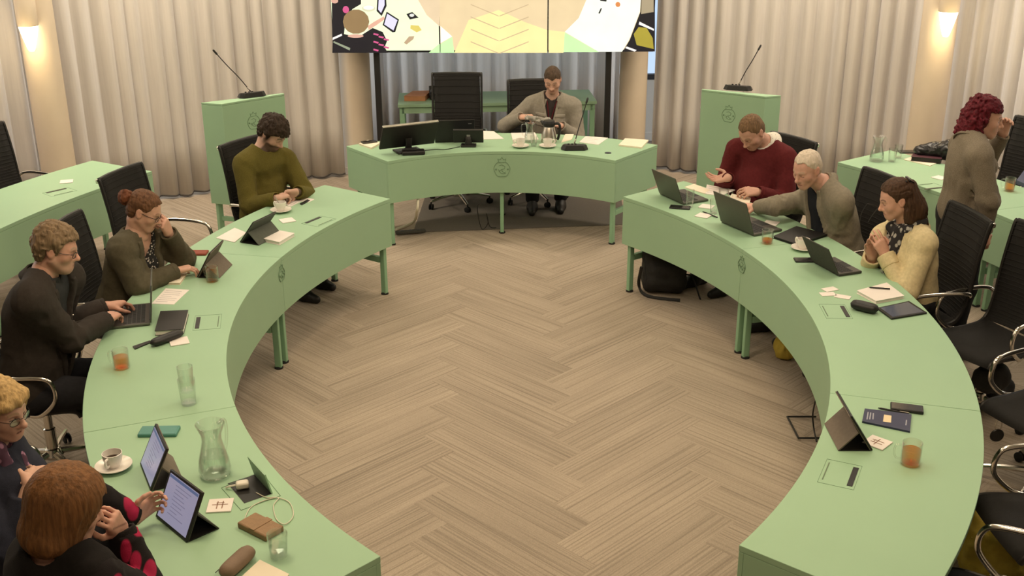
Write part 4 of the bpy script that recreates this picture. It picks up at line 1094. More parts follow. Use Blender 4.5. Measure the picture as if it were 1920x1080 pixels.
def glasses(material, r=.0016, low=0.0):
    def fn(c):
        X = c['X']; og = c['og']; m = MB()
        def V(x, y, z): return Vector(X(x, y, z - low) - og)
        for s in (-1, 1):
            loop = [V(s * .033 + .024 * math.cos(a), .106 - .012 * abs(math.cos(a) * .5 + s * .3) , -.002 + .017 * math.sin(a)) for a in [2 * PI * i / 20 for i in range(20)]]
            m.tube(loop, r, 6, closed=True); m.tube([V(s * .057, .096, .006), V(s * .078, .05, .008), V(s * .084, -.005, .012), V(s * .082, -.02, -.004)], r, 6)
        m.tube([V(-.010, .108, .004), V(0, .113, .007), V(.010, .108, .004)], r, 6)
        o = m.build('glasses', material, c['root'], 60)
        for s in (-1, 1):
            g_ = MB(); ring = [V(s * .033 + .0235 * math.cos(a), .1055 - .012 * abs(math.cos(a) * .5 + s * .3), -.002 + .0165 * math.sin(a)) for a in [2 * PI * i / 16 for i in range(16)]]
            g_.add(ring, [tuple(range(16))]); g_.build('lens', M['pane'], o, 0, solid=.0012)
    return fn
M['cl_dark'] = cloth('dark trousers', (.022, .022, .026))
M['cl_navy'] = cloth('navy trousers', (.025, .03, .055))

# ------------------------------------------------------------------ the ten people
def panel(name, material, g, test, h=.007, k=0):
    # a raised piece of cloth lying on the torso: torso inflated by g, cut to a region in chest coordinates
    def fn(c):
        S = SDF(); c['torso'](S, g); J = c['J']
        S.cap(c['N'] - c['ax'] * .025, c['nb'] + c['ax'] * .08, .066, .078, .012, 's')
        S.fun(lambda P: test(c['loc'](P)), 'i'); o = np_mesh(name, [S.surf(h)], material, c['root'], None, c['og'])
    return fn
def boxreg(x0, x1, z0, z1):
    def t(q): return np.maximum(np.maximum(np.maximum(f32(x0) - q[:, 0], q[:, 0] - f32(x1)), np.maximum(f32(z0) - q[:, 2], q[:, 2] - f32(z1))), f32(.03) - q[:, 1])
    return t
def lapreg(hs, w0, w1, sign):
    def t(q):
        x = q[:, 0] * sign; a = np.interp(q[:, 2], hs, w0).astype(f32); b_ = np.interp(q[:, 2], hs, w1).astype(f32)
        return np.maximum(np.maximum(np.maximum(a - x, x - b_), np.maximum(f32(hs[0]) - q[:, 2], q[:, 2] - f32(hs[-1]))), f32(.02) - q[:, 1])
    return t
def sleeves(name, material, g=.016, cut=.95, t0=0.0, folds=.004):
    def fn(c):
        J = c['J']
        for s in 'RL':
            S = SDF(); S.cap(J['sh' + s] * (1 - t0) + J['el' + s] * t0, J['el' + s], .056 + g, .045 + g, .02); S.cap(J['el' + s], J['wr' + s], .045 + g, .032 + g, .02, cut=cut)
            S.fun(lambda P: (f32(folds) * (np.abs(vnoise(P * np.array([22, 22, 30], f32))) * 2 - 1)).astype(f32), 'd')
            np_mesh(name, [S.surf(.007)], material, c['root'], None, c['og'])
    return fn

C_ = {}
C_['grey'] = cloth('warm grey twill', (.27, .245, .205)); C_['dshirt'] = cloth('dark shirt', (.045, .036, .036)); C_['lany'] = cloth('dark red lanyard', (.10, .015, .02))
C_['olive'] = cloth('olive knit', (.115, .095, .022), vs=120, bs=250, bump=.6); C_['jack3'] = cloth('khaki jacket cloth', (.092, .080, .052))
C_['suit'] = cloth('charcoal brown suit cloth', (.040, .033, .029)); C_['shirt4'] = cloth('slate shirt', (.03, .032, .034))
C_['navy'] = cloth('navy knit', (.025, .027, .042)); C_['blackknit'] = cloth('black knit', (.016, .014, .014), bs=250)
C_['maroon'] = cloth('maroon knit', (.105, .016, .018), bs=260, bump=.6); C_['cardi'] = cloth('taupe grey knit', (.235, .205, .155), bs=240, bump=.6)
C_['dnavy'] = cloth('dark navy shirt', (.014, .016, .022)); C_['cream'] = cloth('cream cotton', (.66, .55, .33)); C_['tweed'] = cloth('brown grey tweed', (.215, .18, .135), var=.3, vs=220, bump=.6)
C_['pattern3'] = blotch('black and white print', (.03, .03, .03), (.6, .55, .5), 70, .32); C_['scarf9'] = blotch('grey leaf print scarf', (.035, .032, .035), (.42, .40, .37), 38, .36, (1, 1, .6))
C_['leaf6'] = blotch('black knit with crimson leaves', (.016, .013, .014), (.36, .018, .065), 13, .40, (1.7, .7, .8)); C_['collar7'] = blotch('white collar with small grey marks', (.72, .68, .60), (.2, .22, .2), 60, .2)
C_['scarf5'] = blotch('mauve scarf print', (.10, .05, .08), (.38, .2, .3), 30, .36)
DARK = (.02, .014, .011)

# 1 man in grey overshirt at the presidium desk
V1 = [(-.6, .004), (-.25, .006), (-.05, .020), (.10, .048), (.2, .062)]
person('p1', 'man in grey overshirt and dark shirt seated behind the curved presidium desk, looking down', dict(hip=(0.330, 4.450, 0.540), neck=(0.370, 4.409, 0.972), head=(0.371, 4.339, 1.152), shR=(0.170, 4.436, 0.918), shL=(0.573, 4.422, 0.909), elR=(0.002, 4.381, 0.771), wrR=(0.089, 4.198, 0.841), haR=(0.213, 4.154, 0.850), elL=(0.603, 4.380, 0.719), wrL=(0.448, 4.206, 0.759), haL=(0.330, 4.160, 0.790)), -92, skin=(.56, .33, .25), head_k=0.89, pitch=30, yaw=-6, girth=.98,
       handR=dict(palm=(-.8, .1, -.5), curl=.75), handL=dict(palm=(.8, .1, -.5), curl=.65), col_kw=dict(brow=(.10, .065, .045), beard=(.36, .22, .17), beard_amt=.45, lid=1),
       wear=[garment('shirt', C_['dshirt'], g=.006, cut=.85, neck=.062, folds=.003), garment('overshirt', C_['grey'], g=.020, cut=.93, neck=.074, vopen=V1, folds=.006),
             panel('pocket', C_['grey'], .026, boxreg(.045, .135, -.075, .035)), panel('pocket', C_['grey'], .026, boxreg(-.135, -.045, -.075, .035)),
             panel('pocket_flap', C_['grey'], .031, boxreg(.042, .138, .012, .042)), panel('pocket_flap', C_['grey'], .031, boxreg(-.138, -.042, .012, .042)),
             panel('placket', C_['grey'], .026, lapreg([-.45, -.05, .10, .2], [.006, .020, .048, .062], [.032, .045, .075, .10], 1)), panel('placket', C_['grey'], .026, lapreg([-.45, -.05, .10, .2], [.006, .020, .048, .062], [.032, .045, .075, .10], -1)),
             collar_band(C_['grey'], r=.088, th=.007, hgt=.05, front_gap=.55, drop=.02, out=.030), collar_band(C_['dshirt'], r=.072, th=.005, hgt=.04, front_gap=.25, name='shirt_collar', drop=.01, out=.006),
             cuffs(C_['grey'], .022), strips('lanyard', C_['lany'], [[(-.045, .10, .16), (-.02, .122, .04), (0, .132, -.12)], [(.045, .10, .16), (.02, .122, .04), (0, .132, -.12)]], .005)],
       hair=hair_cap(hair_mat('cropped dark brown hair', (.075, .048, .032)), th=.007, front=.068, nape=-.055, amp=.003, recede=.012, sideburn=.02))
# 2 bearded man in olive jumper
person('p2', 'bearded dark-haired man in olive jumper with clasped hands at the left desk', dict(hip=(-1.860, 2.180, 0.540), neck=(-1.824, 2.143, 1.051), head=(-1.731, 2.143, 1.185), shR=(-1.931, 2.013, 1.006), shL=(-1.671, 2.267, 0.971), elR=(-2.005, 1.987, 0.719), wrR=(-1.659, 1.790, 0.800), haR=(-1.577, 1.923, 0.800), elL=(-1.577, 2.305, 0.771), wrL=(-1.537, 1.916, 0.810), haL=(-1.611, 1.896, 0.800)), -30, skin=(.56, .35, .27), head_k=0.95, pitch=40, yaw=4, girth=1.0, lenF=.275,
       handR=dict(palm=(-.7, 0, -.5), curl=.65), handL=dict(palm=(.7, .1, -.5), curl=.6), col_kw=dict(brow=(.03, .02, .015), beard=(.045, .028, .02), beard_amt=.88, lid=1), head_kw=dict(chinbeard=1),
       wear=[garment('jumper', C_['olive'], g=.022, cut=.93, neck=.070, folds=.007), collar_band(C_['olive'], r=.072, th=.010, hgt=.028, name='collar'), cuffs(C_['olive'], .018)],
       hair=hair_cap(hair_mat('bushy dark brown hair', (.034, .021, .014)), th=.026, front=.066, side=-.012, nape=-.075, amp=.009, wave=30, fz=(70, 40, 50), sideburn=.035))
# 3 woman with the bun
V3_ = [(-.6, .03), (-.2, .045), (0, .06), (.12, .07), (.2, .085)]
def bun3(c):
    hair_shape(hair_mat('auburn bun', (.13, .045, .02)), lambda S, c: S.ell(c['X'](0, -.135, .035), (.046, .044, .046), c['Hm']), amp=.007, fz=(60, 60, 60), name='hair_bun')(c)
    m = MB(); X = c['X']; m.tube([Vector(X(.026 * math.cos(a), -.105 - .0 * math.sin(a), .036 + .026 * math.sin(a)) - c['og']) for a in [2 * PI * i / 14 for i in range(14)]], .009, 8, closed=True)
    m.build('hair_tie', M['black'], c['root'], 60)
def hair3(c):
    hair_cap(hair_mat('pulled back auburn hair', (.13, .062, .032)), th=.009, front=.090, side=-.02, nape=-.06, amp=.004, fz=(40, 12, 90), sideburn=.02)(c); bun3(c)
person('p3', 'woman with auburn bun and thin glasses in khaki jacket, hand at her mouth', dict(hip=(-2.340, 0.370, 0.540), neck=(-2.170, 0.346, 1.019), head=(-2.114, 0.338, 1.157), shR=(-2.221, 0.182, 1.020), shL=(-2.134, 0.513, 0.957), elR=(-2.181, 0.125, 0.819), wrR=(-1.972, 0.341, 0.790), haR=(-1.886, 0.394, 0.790), elL=(-2.046, 0.584, 0.790), wrL=(-2.016, 0.425, 0.999), haL=(-2.028, 0.367, 1.096)), -8, skin=(.60, .35, .26), pitch=28, yaw=10, girth=.9, shw=.93, bust=.022, lenU=.215, lenF=.258, head_k=0.89,
       handR=dict(palm=(0, 0, -1), curl=.4), handL=dict(palm=(-.2, -1, .1), curl=.85), col_kw=dict(brow=(.2, .11, .06), lid=1, blush=.14),
       wear=[garment('top', C_['pattern3'], g=.006, cut=.6, neck=.085, folds=.003, vopen=[(-.6, 0), (.03, .0), (.16, .05), (.2, .06)]), garment('jacket', C_['jack3'], g=.022, cut=.93, neck=.078, vopen=V3_, folds=.008),
             panel('lapel', C_['jack3'], .029, lapreg([-.12, 0, .12, .2], [.05, .06, .07, .085], [.06, .10, .115, .12], 1)), panel('lapel', C_['jack3'], .029, lapreg([-.12, 0, .12, .2], [.05, .06, .07, .085], [.06, .10, .115, .12], -1)),
             collar_band(C_['jack3'], r=.086, th=.007, hgt=.05, front_gap=.8, drop=.02, out=.025), cuffs(C_['jack3'], .022, .86), glasses(M['cl_dark'], .0016)],
       hair=hair3)
# 4 man in dark suit
V4 = [(-.34, .0), (-.22, .02), (-.02, .055), (.13, .075), (.2, .085)]
person('p4', 'grey-haired man with goatee and glasses in dark suit typing on a slim laptop', dict(hip=(-2.460, -0.660, 0.540), neck=(-2.307, -0.638, 1.141), head=(-2.239, -0.629, 1.266), shR=(-2.309, -0.841, 1.097), shL=(-2.283, -0.433, 1.065), elR=(-2.274, -0.907, 0.878), wrR=(-2.110, -0.449, 0.810), haR=(-2.082, -0.263, 0.800), elL=(-2.326, -0.358, 0.788), wrL=(-2.175, -0.256, 0.810), haL=(-2.100, -0.170, 0.800)), 8, skin=(.58, .32, .24), head_k=0.94, pitch=18, yaw=3, girth=1.18, shw=1.08, lenF=.27, lenU=.31,
       handR=dict(palm=(-.25, 0, -1), curl=.5), handL=dict(palm=(.25, 0, -1), curl=.5), col_kw=dict(brow=(.3, .24, .18), beard=(.50, .36, .28), beard_amt=.35, lid=1, blush=.2), head_kw=dict(jaw=1.06, nose=1.15, chinbeard=1),
       wear=[garment('shirt', C_['shirt4'], g=.006, cut=.97, neck=.068, folds=.003), garment('suit_jacket', C_['suit'], g=.024, cut=.92, neck=.080, vopen=V4, folds=.008, hem=.02),
             panel('lapel', C_['suit'], .032, lapreg([-.34, -.2, 0, .13, .2], [.0, .022, .058, .075, .085], [.012, .06, .115, .12, .12], 1)), panel('lapel', C_['suit'], .032, lapreg([-.34, -.2, 0, .13, .2], [.0, .022, .058, .075, .085], [.012, .06, .115, .12, .12], -1)),
             panel('lapel_pin', M['steel'], .038, boxreg(-.088, -.078, .0, .014)),
             collar_band(C_['suit'], r=.092, th=.008, hgt=.045, front_gap=.8, drop=.02, out=.022), collar_band(C_['shirt4'], r=.075, th=.005, hgt=.045, front_gap=.2, name='shirt_collar', out=.006), cuffs(C_['suit'], .020), glasses(M['black'], .0016)],
       hair=hair_cap(hair_mat('wavy grey blond hair', (.20, .138, .082)), th=.016, front=.076, side=-.012, nape=-.08, amp=.008, wave=26, fz=(60, 30, 60), sideburn=.03))
# 5 blonde woman at the left edge
def hair5(S, c):
    k = c['k']; X = c['X']
    S.ell(X(0, -.015, .050), [.095 * k, .112 * k, .100 * k], c['Hm']); S.ell(X(0, -.045, -.02), [.092 * k, .075 * k, .095 * k], c['Hm'], .04)
    for s in (-1, 1): S.cap(X(s * .07, .045, .06), X(s * .088, .02, -.05), .020, .022, .03)
    S.cap(X(-.05, .072, .078), X(.05, .076, .070), .020, .018, .03)
def face_clip(yf=.028, top=.062, w=.062):
    def f(q): return np.maximum(np.maximum(np.abs(q[:, 0]) - f32(w) - np.maximum(q[:, 1] - f32(.05), 0) * f32(.6), f32(yf) - q[:, 1]), q[:, 2] - f32(top)) * f32(.8)
    return f
person('p5', 'blonde woman with glasses, navy top and mauve scarf at the left picture edge', dict(hip=(-2.000, -2.060, 0.540), neck=(-1.992, -2.057, 0.960), head=(-1.938, -2.037, 1.109), shR=(-2.021, -2.259, 0.925), shL=(-1.998, -1.878, 0.802), elR=(-1.943, -2.316, 0.723), wrR=(-1.813, -2.171, 0.860), haR=(-1.817, -2.022, 0.860), elL=(-2.011, -1.766, 0.565), wrL=(-1.799, -2.057, 0.850), haL=(-1.814, -2.130, 0.870)), 20, skin=(.60, .36, .27), pitch=14, yaw=-38, girth=1.05, shw=.95, bust=.028, head_k=0.93, roll=-4,
       handR=dict(palm=(-.6, -.4, -.3), curl=.7), handL=dict(palm=(.5, -.6, -.2), curl=.6), col_kw=dict(brow=(.35, .25, .15), lid=0, blush=.14),
       wear=[garment('top', C_['navy'], g=.020, cut=.80, neck=.074, folds=.007), part_sdf('scarf', C_['scarf5'], lambda S, c: (S.cap(c['N'] + c['Tm'] @ V3(-.07, .03, .01), c['N'] + c['Tm'] @ V3(.07, .03, .01), .035, .035, .03), S.cap(c['N'] + c['Tm'] @ V3(.05, .06, -.01), c['chest'] + c['Tm'] @ V3(.05, .145, -.06), .028, .034, .03), S.cap(c['N'] + c['Tm'] @ V3(-.05, .06, -.01), c['chest'] + c['Tm'] @ V3(-.02, .15, .0), .028, .030, .03), S.fun(lambda P: f32(.005) * vnoise(P * f32(40)), 'd'))), glasses(M['cl_dark'], .0011)],
       hair=hair_shape(hair_mat('short blonde hair', (.42, .28, .12)), hair5, amp=.0035, warp=.005, fz=(70, 70, 3), clip=face_clip(.030, .058, .066)))
# 6 woman with brown bob seen from behind
def hair6(S, c):
    k = c['k']; X = c['X']
    S.ell(X(0, -.012, .045), [.102 * k, .122 * k, .104 * k], c['Hm']); S.cap(X(0, -.02, .03), X(0, -.030, -.065), .112 * k, .104 * k, .04)
    S.ell(X(0, -.05, -.10), [.100 * k, .070 * k, .040 * k], c['Hm'], .03)
person('p6', 'woman with brown bob in black jumper with crimson leaf sleeves, back to the camera', dict(hip=(-1.500, -2.840, 0.540), neck=(-1.443, -2.792, 1.019), head=(-1.411, -2.766, 1.136), shR=(-1.286, -2.882, 0.971), shL=(-1.588, -2.692, 0.931), elR=(-1.241, -2.536, 0.780), wrR=(-1.307, -2.634, 0.970), haR=(-1.311, -2.697, 1.060), elL=(-1.504, -2.491, 0.892), wrL=(-1.389, -2.305, 0.800), haL=(-1.333, -2.245, 0.830)), 40, skin=(.60, .34, .26), pitch=22, yaw=0, girth=1.08, shw=1.0, bust=.025, head_k=0.98,
       handR=dict(palm=(-.7, -.5, 0), curl=.55), handL=dict(palm=(1, 0, .1), curl=.55, thumb=.3), col_kw=dict(brow=(.12, .07, .04), lid=1),
       wear=[garment('jumper', C_['blackknit'], g=.018, neck=.092, arms=False, folds=.005), sleeves('patterned_sleeve', C_['leaf6'], .016, .93), cuffs(C_['blackknit'], .018, .86)],
       hair=hair_shape(hair_mat('brown bob hair', (.165, .075, .028)), hair6, amp=.003, warp=.006, fz=(80, 80, 5), clip=face_clip(.035, .07, .07)))
# 7 man in maroon
def flaps(material, name='shirt_collar', s0=.05):
    return collar_band(material, r=.080, th=.006, hgt=.065, front_gap=.25, drop=.025, out=.045, name=name)
person('p7', 'man in maroon jumper over patterned white collar reading papers at the right desk', dict(hip=(1.820, 2.240, 0.540), neck=(1.875, 2.276, 1.068), head=(1.749, 2.194, 1.168), shR=(1.674, 2.360, 1.016), shL=(2.019, 2.155, 0.986), elR=(1.641, 2.422, 0.835), wrR=(1.589, 2.134, 0.840), haR=(1.504, 2.178, 0.820), elL=(2.037, 2.083, 0.764), wrL=(1.764, 1.941, 0.790), haL=(1.619, 1.908, 0.800)), 213, skin=(.58, .33, .25), head_k=.97, pitch=42, yaw=6, girth=1.12, shw=1.03,
       handR=dict(palm=(-.5, 0, .7), curl=.3), handL=dict(palm=(.6, 0, -.7), curl=.6), col_kw=dict(brow=(.2, .12, .07), beard=(.40, .25, .18), beard_amt=.2, lid=1, blush=.18), head_kw=dict(jaw=1.06),
       wear=[garment('shirt', C_['collar7'], g=.004, cut=.7, neck=.064, folds=0), garment('jumper', C_['maroon'], g=.022, cut=.93, neck=.090, folds=.007), flaps(C_['collar7']), cuffs(C_['maroon'], .018)],
       hair=hair_cap(hair_mat('short light brown hair', (.16, .095, .05)), th=.006, front=.090, nape=-.06, amp=.003, recede=.018, sideburn=.025))
# 8 white-haired man
V8 = [(-.6, .07), (-.25, .075), (0, .072), (.12, .07), (.2, .078)]
person('p8', 'white-haired man in taupe cardigan over dark shirt working at an open laptop', dict(hip=(2.200, 1.260, 0.540), neck=(2.026, 1.207, 1.057), head=(1.900, 1.168, 1.164), shR=(1.993, 1.525, 0.865), shL=(2.105, 1.032, 1.000), elR=(1.760, 1.387, 0.855), wrR=(1.689, 1.575, 0.790), haR=(1.613, 1.601, 0.790), elL=(2.107, 1.221, 0.660), wrL=(2.023, 1.019, 0.590), haL=(1.956, 0.965, 0.603)), 197, skin=(.62, .35, .27), lenU=.265, lenF=.225, head_k=0.93, pitch=22, yaw=16, girth=1.08, shw=1.0,
       handR=dict(palm=(0, 0, -1), curl=.45), handL=dict(palm=(0, -.2, -1), curl=.4), col_kw=dict(brow=(.5, .36, .26), lid=1, blush=.22), head_kw=dict(jaw=1.0, nose=1.1),
       wear=[garment('shirt', C_['dnavy'], g=.006, cut=.8, neck=.066, folds=.004), garment('cardigan', C_['cardi'], g=.022, cut=.93, neck=.076, vopen=V8, folds=.007),
             panel('cardigan_band', C_['cardi'], .030, lapreg([-.4, 0, .12, .2], [.075, .072, .07, .078], [.105, .105, .11, .115], 1)), panel('cardigan_band', C_['cardi'], .030, lapreg([-.4, 0, .12, .2], [.075, .072, .07, .078], [.105, .105, .11, .115], -1)),
             collar_band(C_['cardi'], r=.086, th=.010, hgt=.05, front_gap=.9, drop=.02, out=.02), collar_band(C_['dnavy'], r=.071, th=.006, hgt=.03, name='shirt_collar'), cuffs(C_['cardi'], .018)],
       hair=hair_cap(hair_mat('thin white hair', (.60, .51, .41), var=.15), th=.005, front=.092, side=.0, nape=-.055, amp=.003, recede=.015))
# 9 woman in cream jacket
def hair9(c):
    m_ = hair_mat('dark brown half-up hair', (.062, .032, .018))
    hair_cap(m_, th=.010, front=.094, side=-.0, nape=-.08, amp=.004, fz=(40, 14, 90), sideburn=.03)(c)
    hair_shape(m_, lambda S, c: (S.cap(c['X'](0, -.075, .05), c['X'](0, -.085, -.09), .062, .070, .03), S.cap(c['X'](0, -.085, -.09), c['N'] - c['F'] * .095 - V3(0, 0, .09), .064, .055, .04), S.cap(c['X'](-.055, -.045, -.02), c['X'](-.06, -.03, -.14), .030, .028, .03), S.cap(c['X'](.055, -.045, -.02), c['X'](.06, -.03, -.14), .030, .028, .03)), amp=.006, fz=(80, 80, 10), name='hair_length')(c)
    X = c['X']; m = MB()
    for s in (-1, 1):
        m.tube([Vector(X(x, -.085 + s * .012, .112 - 3.5 * x * x + .006) - c['og']) for x in (-.05, -.03, 0, .03, .05)], .007, 8)
        for i in range(5): m.tube([Vector(X(-.04 + .02 * i, -.085 + s * .012, .110) - c['og']), Vector(X(-.04 + .02 * i, -.09 + s * .03, .088) - c['og'])], .004, 6)
    m.build('hair_clip', M['black_gloss'], c['root'], 60)
V9 = [(-.6, .05), (-.25, .055), (0, .06), (.12, .072), (.2, .085)]
def scarf9(S, c):
    N_, T_ = c['N'], c['Tm']
    for a, b in (((-.075, -.02, .03), (-.06, .06, .015)), ((.075, -.02, .03), (.06, .06, .015)), ((-.06, .06, .015), (.06, .075, .0)), ((-.075, -.02, .03), (.075, -.02, .03))):
        S.cap(N_ + T_ @ V3(*a), N_ + T_ @ V3(*b), .032, .034, .03)
    S.cap(N_ + T_ @ V3(-.01, .075, -.01), c['chest'] + T_ @ V3(-.01, .185, -.02), .048, .050, .03); S.cap(c['chest'] + T_ @ V3(-.01, .185, -.02), c['belly'] + T_ @ V3(-.005, .17, -.02), .05, .04, .03)
    S.fun(lambda P: (f32(.007) * (1 - 2.2 * np.abs(vnoise(P * np.array([28, 28, 16], f32))))).astype(f32), 'd')
person('p9', 'woman in cream jacket and grey leaf scarf with raised hands at the right desk', dict(hip=(2.420, 0.500, 0.540), neck=(2.345, 0.484, 0.999), head=(2.248, 0.463, 1.173), shR=(2.249, 0.627, 0.902), shL=(2.391, 0.330, 0.961), elR=(2.178, 0.653, 0.616), wrR=(2.156, 0.495, 0.805), haR=(2.103, 0.474, 0.934), elL=(2.287, 0.247, 0.686), wrL=(2.198, 0.402, 0.852), haL=(2.133, 0.439, 0.965)), 192, skin=(.62, .35, .26), pitch=20, yaw=-16, girth=.92, shw=.92, bust=.03, head_k=0.91,
       handR=dict(palm=(-1, -.1, .1), curl=.22), handL=dict(palm=(1, -.1, .1), curl=.3), col_kw=dict(brow=(.06, .035, .02), lid=1, blush=.14),
       wear=[garment('top', C_['scarf9'], g=.006, cut=.5, neck=.07, folds=.003), garment('jacket', C_['cream'], g=.019, cut=.84, neck=.080, vopen=V9, folds=.005, hem=.03),
             panel('lapel', C_['cream'], .027, lapreg([-.3, -.1, .05, .12, .2], [.055, .058, .062, .072, .085], [.062, .09, .125, .12, .12], 1)), panel('lapel', C_['cream'], .027, lapreg([-.3, -.1, .05, .12, .2], [.055, .058, .062, .072, .085], [.062, .09, .125, .12, .12], -1)),
             collar_band(C_['cream'], r=.094, th=.008, hgt=.04, front_gap=.9, drop=.02, out=.025), cuffs(C_['cream'], .026, .70, 'sleeve_turn_up'), part_sdf('scarf', C_['scarf9'], scarf9),
             lambda c: (MB().tube([Vector(c['J']['wrL'] + (nrm(c['J']['elL'] - c['J']['wrL'])) * .03 + (nrm(np.cross(nrm(c['J']['elL'] - c['J']['wrL']), c['U'])) * math.cos(a) + nrm(np.cross(nrm(np.cross(nrm(c['J']['elL'] - c['J']['wrL']), c['U'])), nrm(c['J']['elL'] - c['J']['wrL']))) * math.sin(a)) * .031 - c['og']) for a in [2 * PI * i / 16 for i in range(16)]], .009, 8, closed=True).build('wristwatch', M['black'], c['root'], 60))],
       hair=hair9)
# 10 red-haired woman standing
def hair10(S, c):
    k = c['k']; X = c['X']
    S.ell(X(0, -.015, .055), [.098 * k, .112 * k, .098 * k], c['Hm']); S.ell(X(0, -.052, -.02), [.112 * k, .090 * k, .09 * k], c['Hm'], .05)
    S.ell(X(0, -.07, -.085), [.108 * k, .074 * k, .06 * k], c['Hm'], .04)
    rnd = random.Random(4)
    for i in range(330):
        a = rnd.uniform(-2.5, 2.5); z = rnd.uniform(-.13, .14); r = .106 * math.sqrt(max(.12, 1 - ((z - .02) / .135) ** 2)) if z > .02 else .114
        x = r * math.sin(a); y = -.03 - r * math.cos(a)
        if y > .02 and z < .07: continue
        S.ell(X(x, y, z), [rnd.uniform(.006, .011)] * 3, None, .006)
def clip10(q): return np.maximum(np.maximum(np.abs(q[:, 0]) - f32(.092), f32(.022) - q[:, 1] - np.maximum(q[:, 2], 0) * f32(.1)), q[:, 2] - f32(.062)) * f32(.8)
def handbag10(c): pass
person('p10', 'standing woman with curly red hair in brown-grey blazer, back to the camera', dict(hip=(2.800, 0.860, 0.963), neck=(2.797, 0.859, 1.444), head=(2.865, 0.879, 1.558), shR=(2.787, 0.679, 1.384), shL=(2.824, 1.044, 1.373), elR=(2.834, 0.662, 1.152), wrR=(2.882, 0.676, 0.904), haR=(2.891, 0.678, 0.807), elL=(3.098, 1.153, 1.227), wrL=(3.073, 1.063, 1.415), haL=(3.071, 1.042, 1.501)), 16, skin=(.62, .36, .27), pitch=10, yaw=-36, girth=.86, shw=.92, bust=.018, head_k=0.94, stand=True, lenU=.262, lenF=.22,
       handR=dict(palm=(-1, .2, 0), curl=.45), handL=dict(palm=(.9, -.4, 0), curl=.5), col_kw=dict(brow=(.15, .06, .04), lid=0, blush=.1),
       wear=[garment('blouse', C_['dshirt'], g=.004, cut=.6, neck=.066, folds=0), garment('blazer', C_['tweed'], g=.020, cut=.93, neck=.076, folds=.006, hem=.10), collar_band(C_['tweed'], r=.084, th=.008, hgt=.05, front_gap=.9, drop=.02, out=.02),
             collar_band(M['black'], r=.070, th=.006, hgt=.03, name='neckband'), cuffs(C_['tweed'], .018)],
       hair=hair_shape(hair_mat('curly red hair', (.10, .008, .016), var=.6, st=(60, 60, 60)), hair10, amp=.006, fz=(70, 70, 70), wave=20, clip=clip10))

# ------------------------------------------------------------------ things on and around the desks
M['teal'] = mat('teal phone case', (.085, .25, .22), .5, var=.05); M['brown_l'] = mat('tan leather', (.27, .165, .085), .6, var=.12, vscale=40, bump=.2, bscale=200)
M['case_b'] = mat('taupe spectacle case', (.19, .125, .08), .6, var=.08, vscale=30, bump=.15); M['redw'] = mat('brick red wallet', (.24, .045, .022), .6, var=.1, vscale=40)
M['screen_l'] = mat('lit tablet screen', (.02, .02, .02), .2, emit=(.62, .58, .80), estr=.42); M['screen_t'] = mat('grey screen text', (.02, .02, .02), .3, emit=(.40, .37, .55), estr=.42)
M['screen_b'] = mat('blue screen bar', (.02, .02, .02), .3, emit=(.16, .22, .42), estr=.5); M['screen_d'] = mat('dim screen', (.02, .02, .022), .12, emit=(.30, .30, .33), estr=.25)
M['folio_b'] = mat('taupe folio cover', (.15, .12, .095), .75, var=.1, vscale=60, bump=.15); M['folio'] = mat('dark grey folio cover', (.055, .052, .045), .75, var=.1, vscale=60, bump=.15); M['folio_g'] = mat('grey green folio', (.085, .095, .078), .75, var=.1, vscale=60, bump=.1)
M['lid'] = mat('dark grey laptop shell', (.098, .10, .082), .4, .3, var=.04); M['keys'] = mat('black keys', (.02, .02, .02), .6); M['palm'] = mat('grey laptop deck', (.085, .078, .07), .45, .3)
M['silver'] = mat('silver edge', (.7, .66, .6), .3, .8); M['navyb'] = mat('navy booklet', (.03, .035, .085), .5, var=.05); M['cream_lb'] = mat('cream label', (.75, .62, .40), .7)
M['orange'] = mat('orange brown folder', (.55, .25, .12), .7, var=.08); M['white_pl'] = mat('white plastic', (.75, .70, .62), .4); M['maroon_f'] = mat('dark plum folder', (.06, .015, .025), .6)
M['bag'] = mat('black nylon', (.016, .015, .015), .75, var=.2, vscale=60, bump=.4, bscale=300); M['yellow'] = mat('mustard fabric', (.46, .34, .05), .85, var=.25, vscale=14, bump=.4, bscale=200)
M['leather'] = mat('glossy black leather', (.012, .011, .012), .3, var=.2, vscale=30, bump=.3, bscale=60); M['dgreen'] = mat('dark green coat', (.022, .026, .016), .9, var=.2, vscale=40, bump=.4, bscale=250)
M['led'] = mat('grey badge', (.25, .25, .25), .5); M['bluef'] = mat('slate blue folder', (.06, .07, .12), .6); M['cable_w'] = mat('cream cable', (.66, .62, .50), .5); M['cable_b'] = mat('black cable', (.015, .015, .015), .5)

DK = {}
for o_ in list(COL.objects):
    if o_.name.startswith('curved_desk'): DK[o_['label']] = o_
def near_desk(x, y): return min(DK.values(), key=lambda o: (o.location.x - x) ** 2 + (o.location.y - y) ** 2)

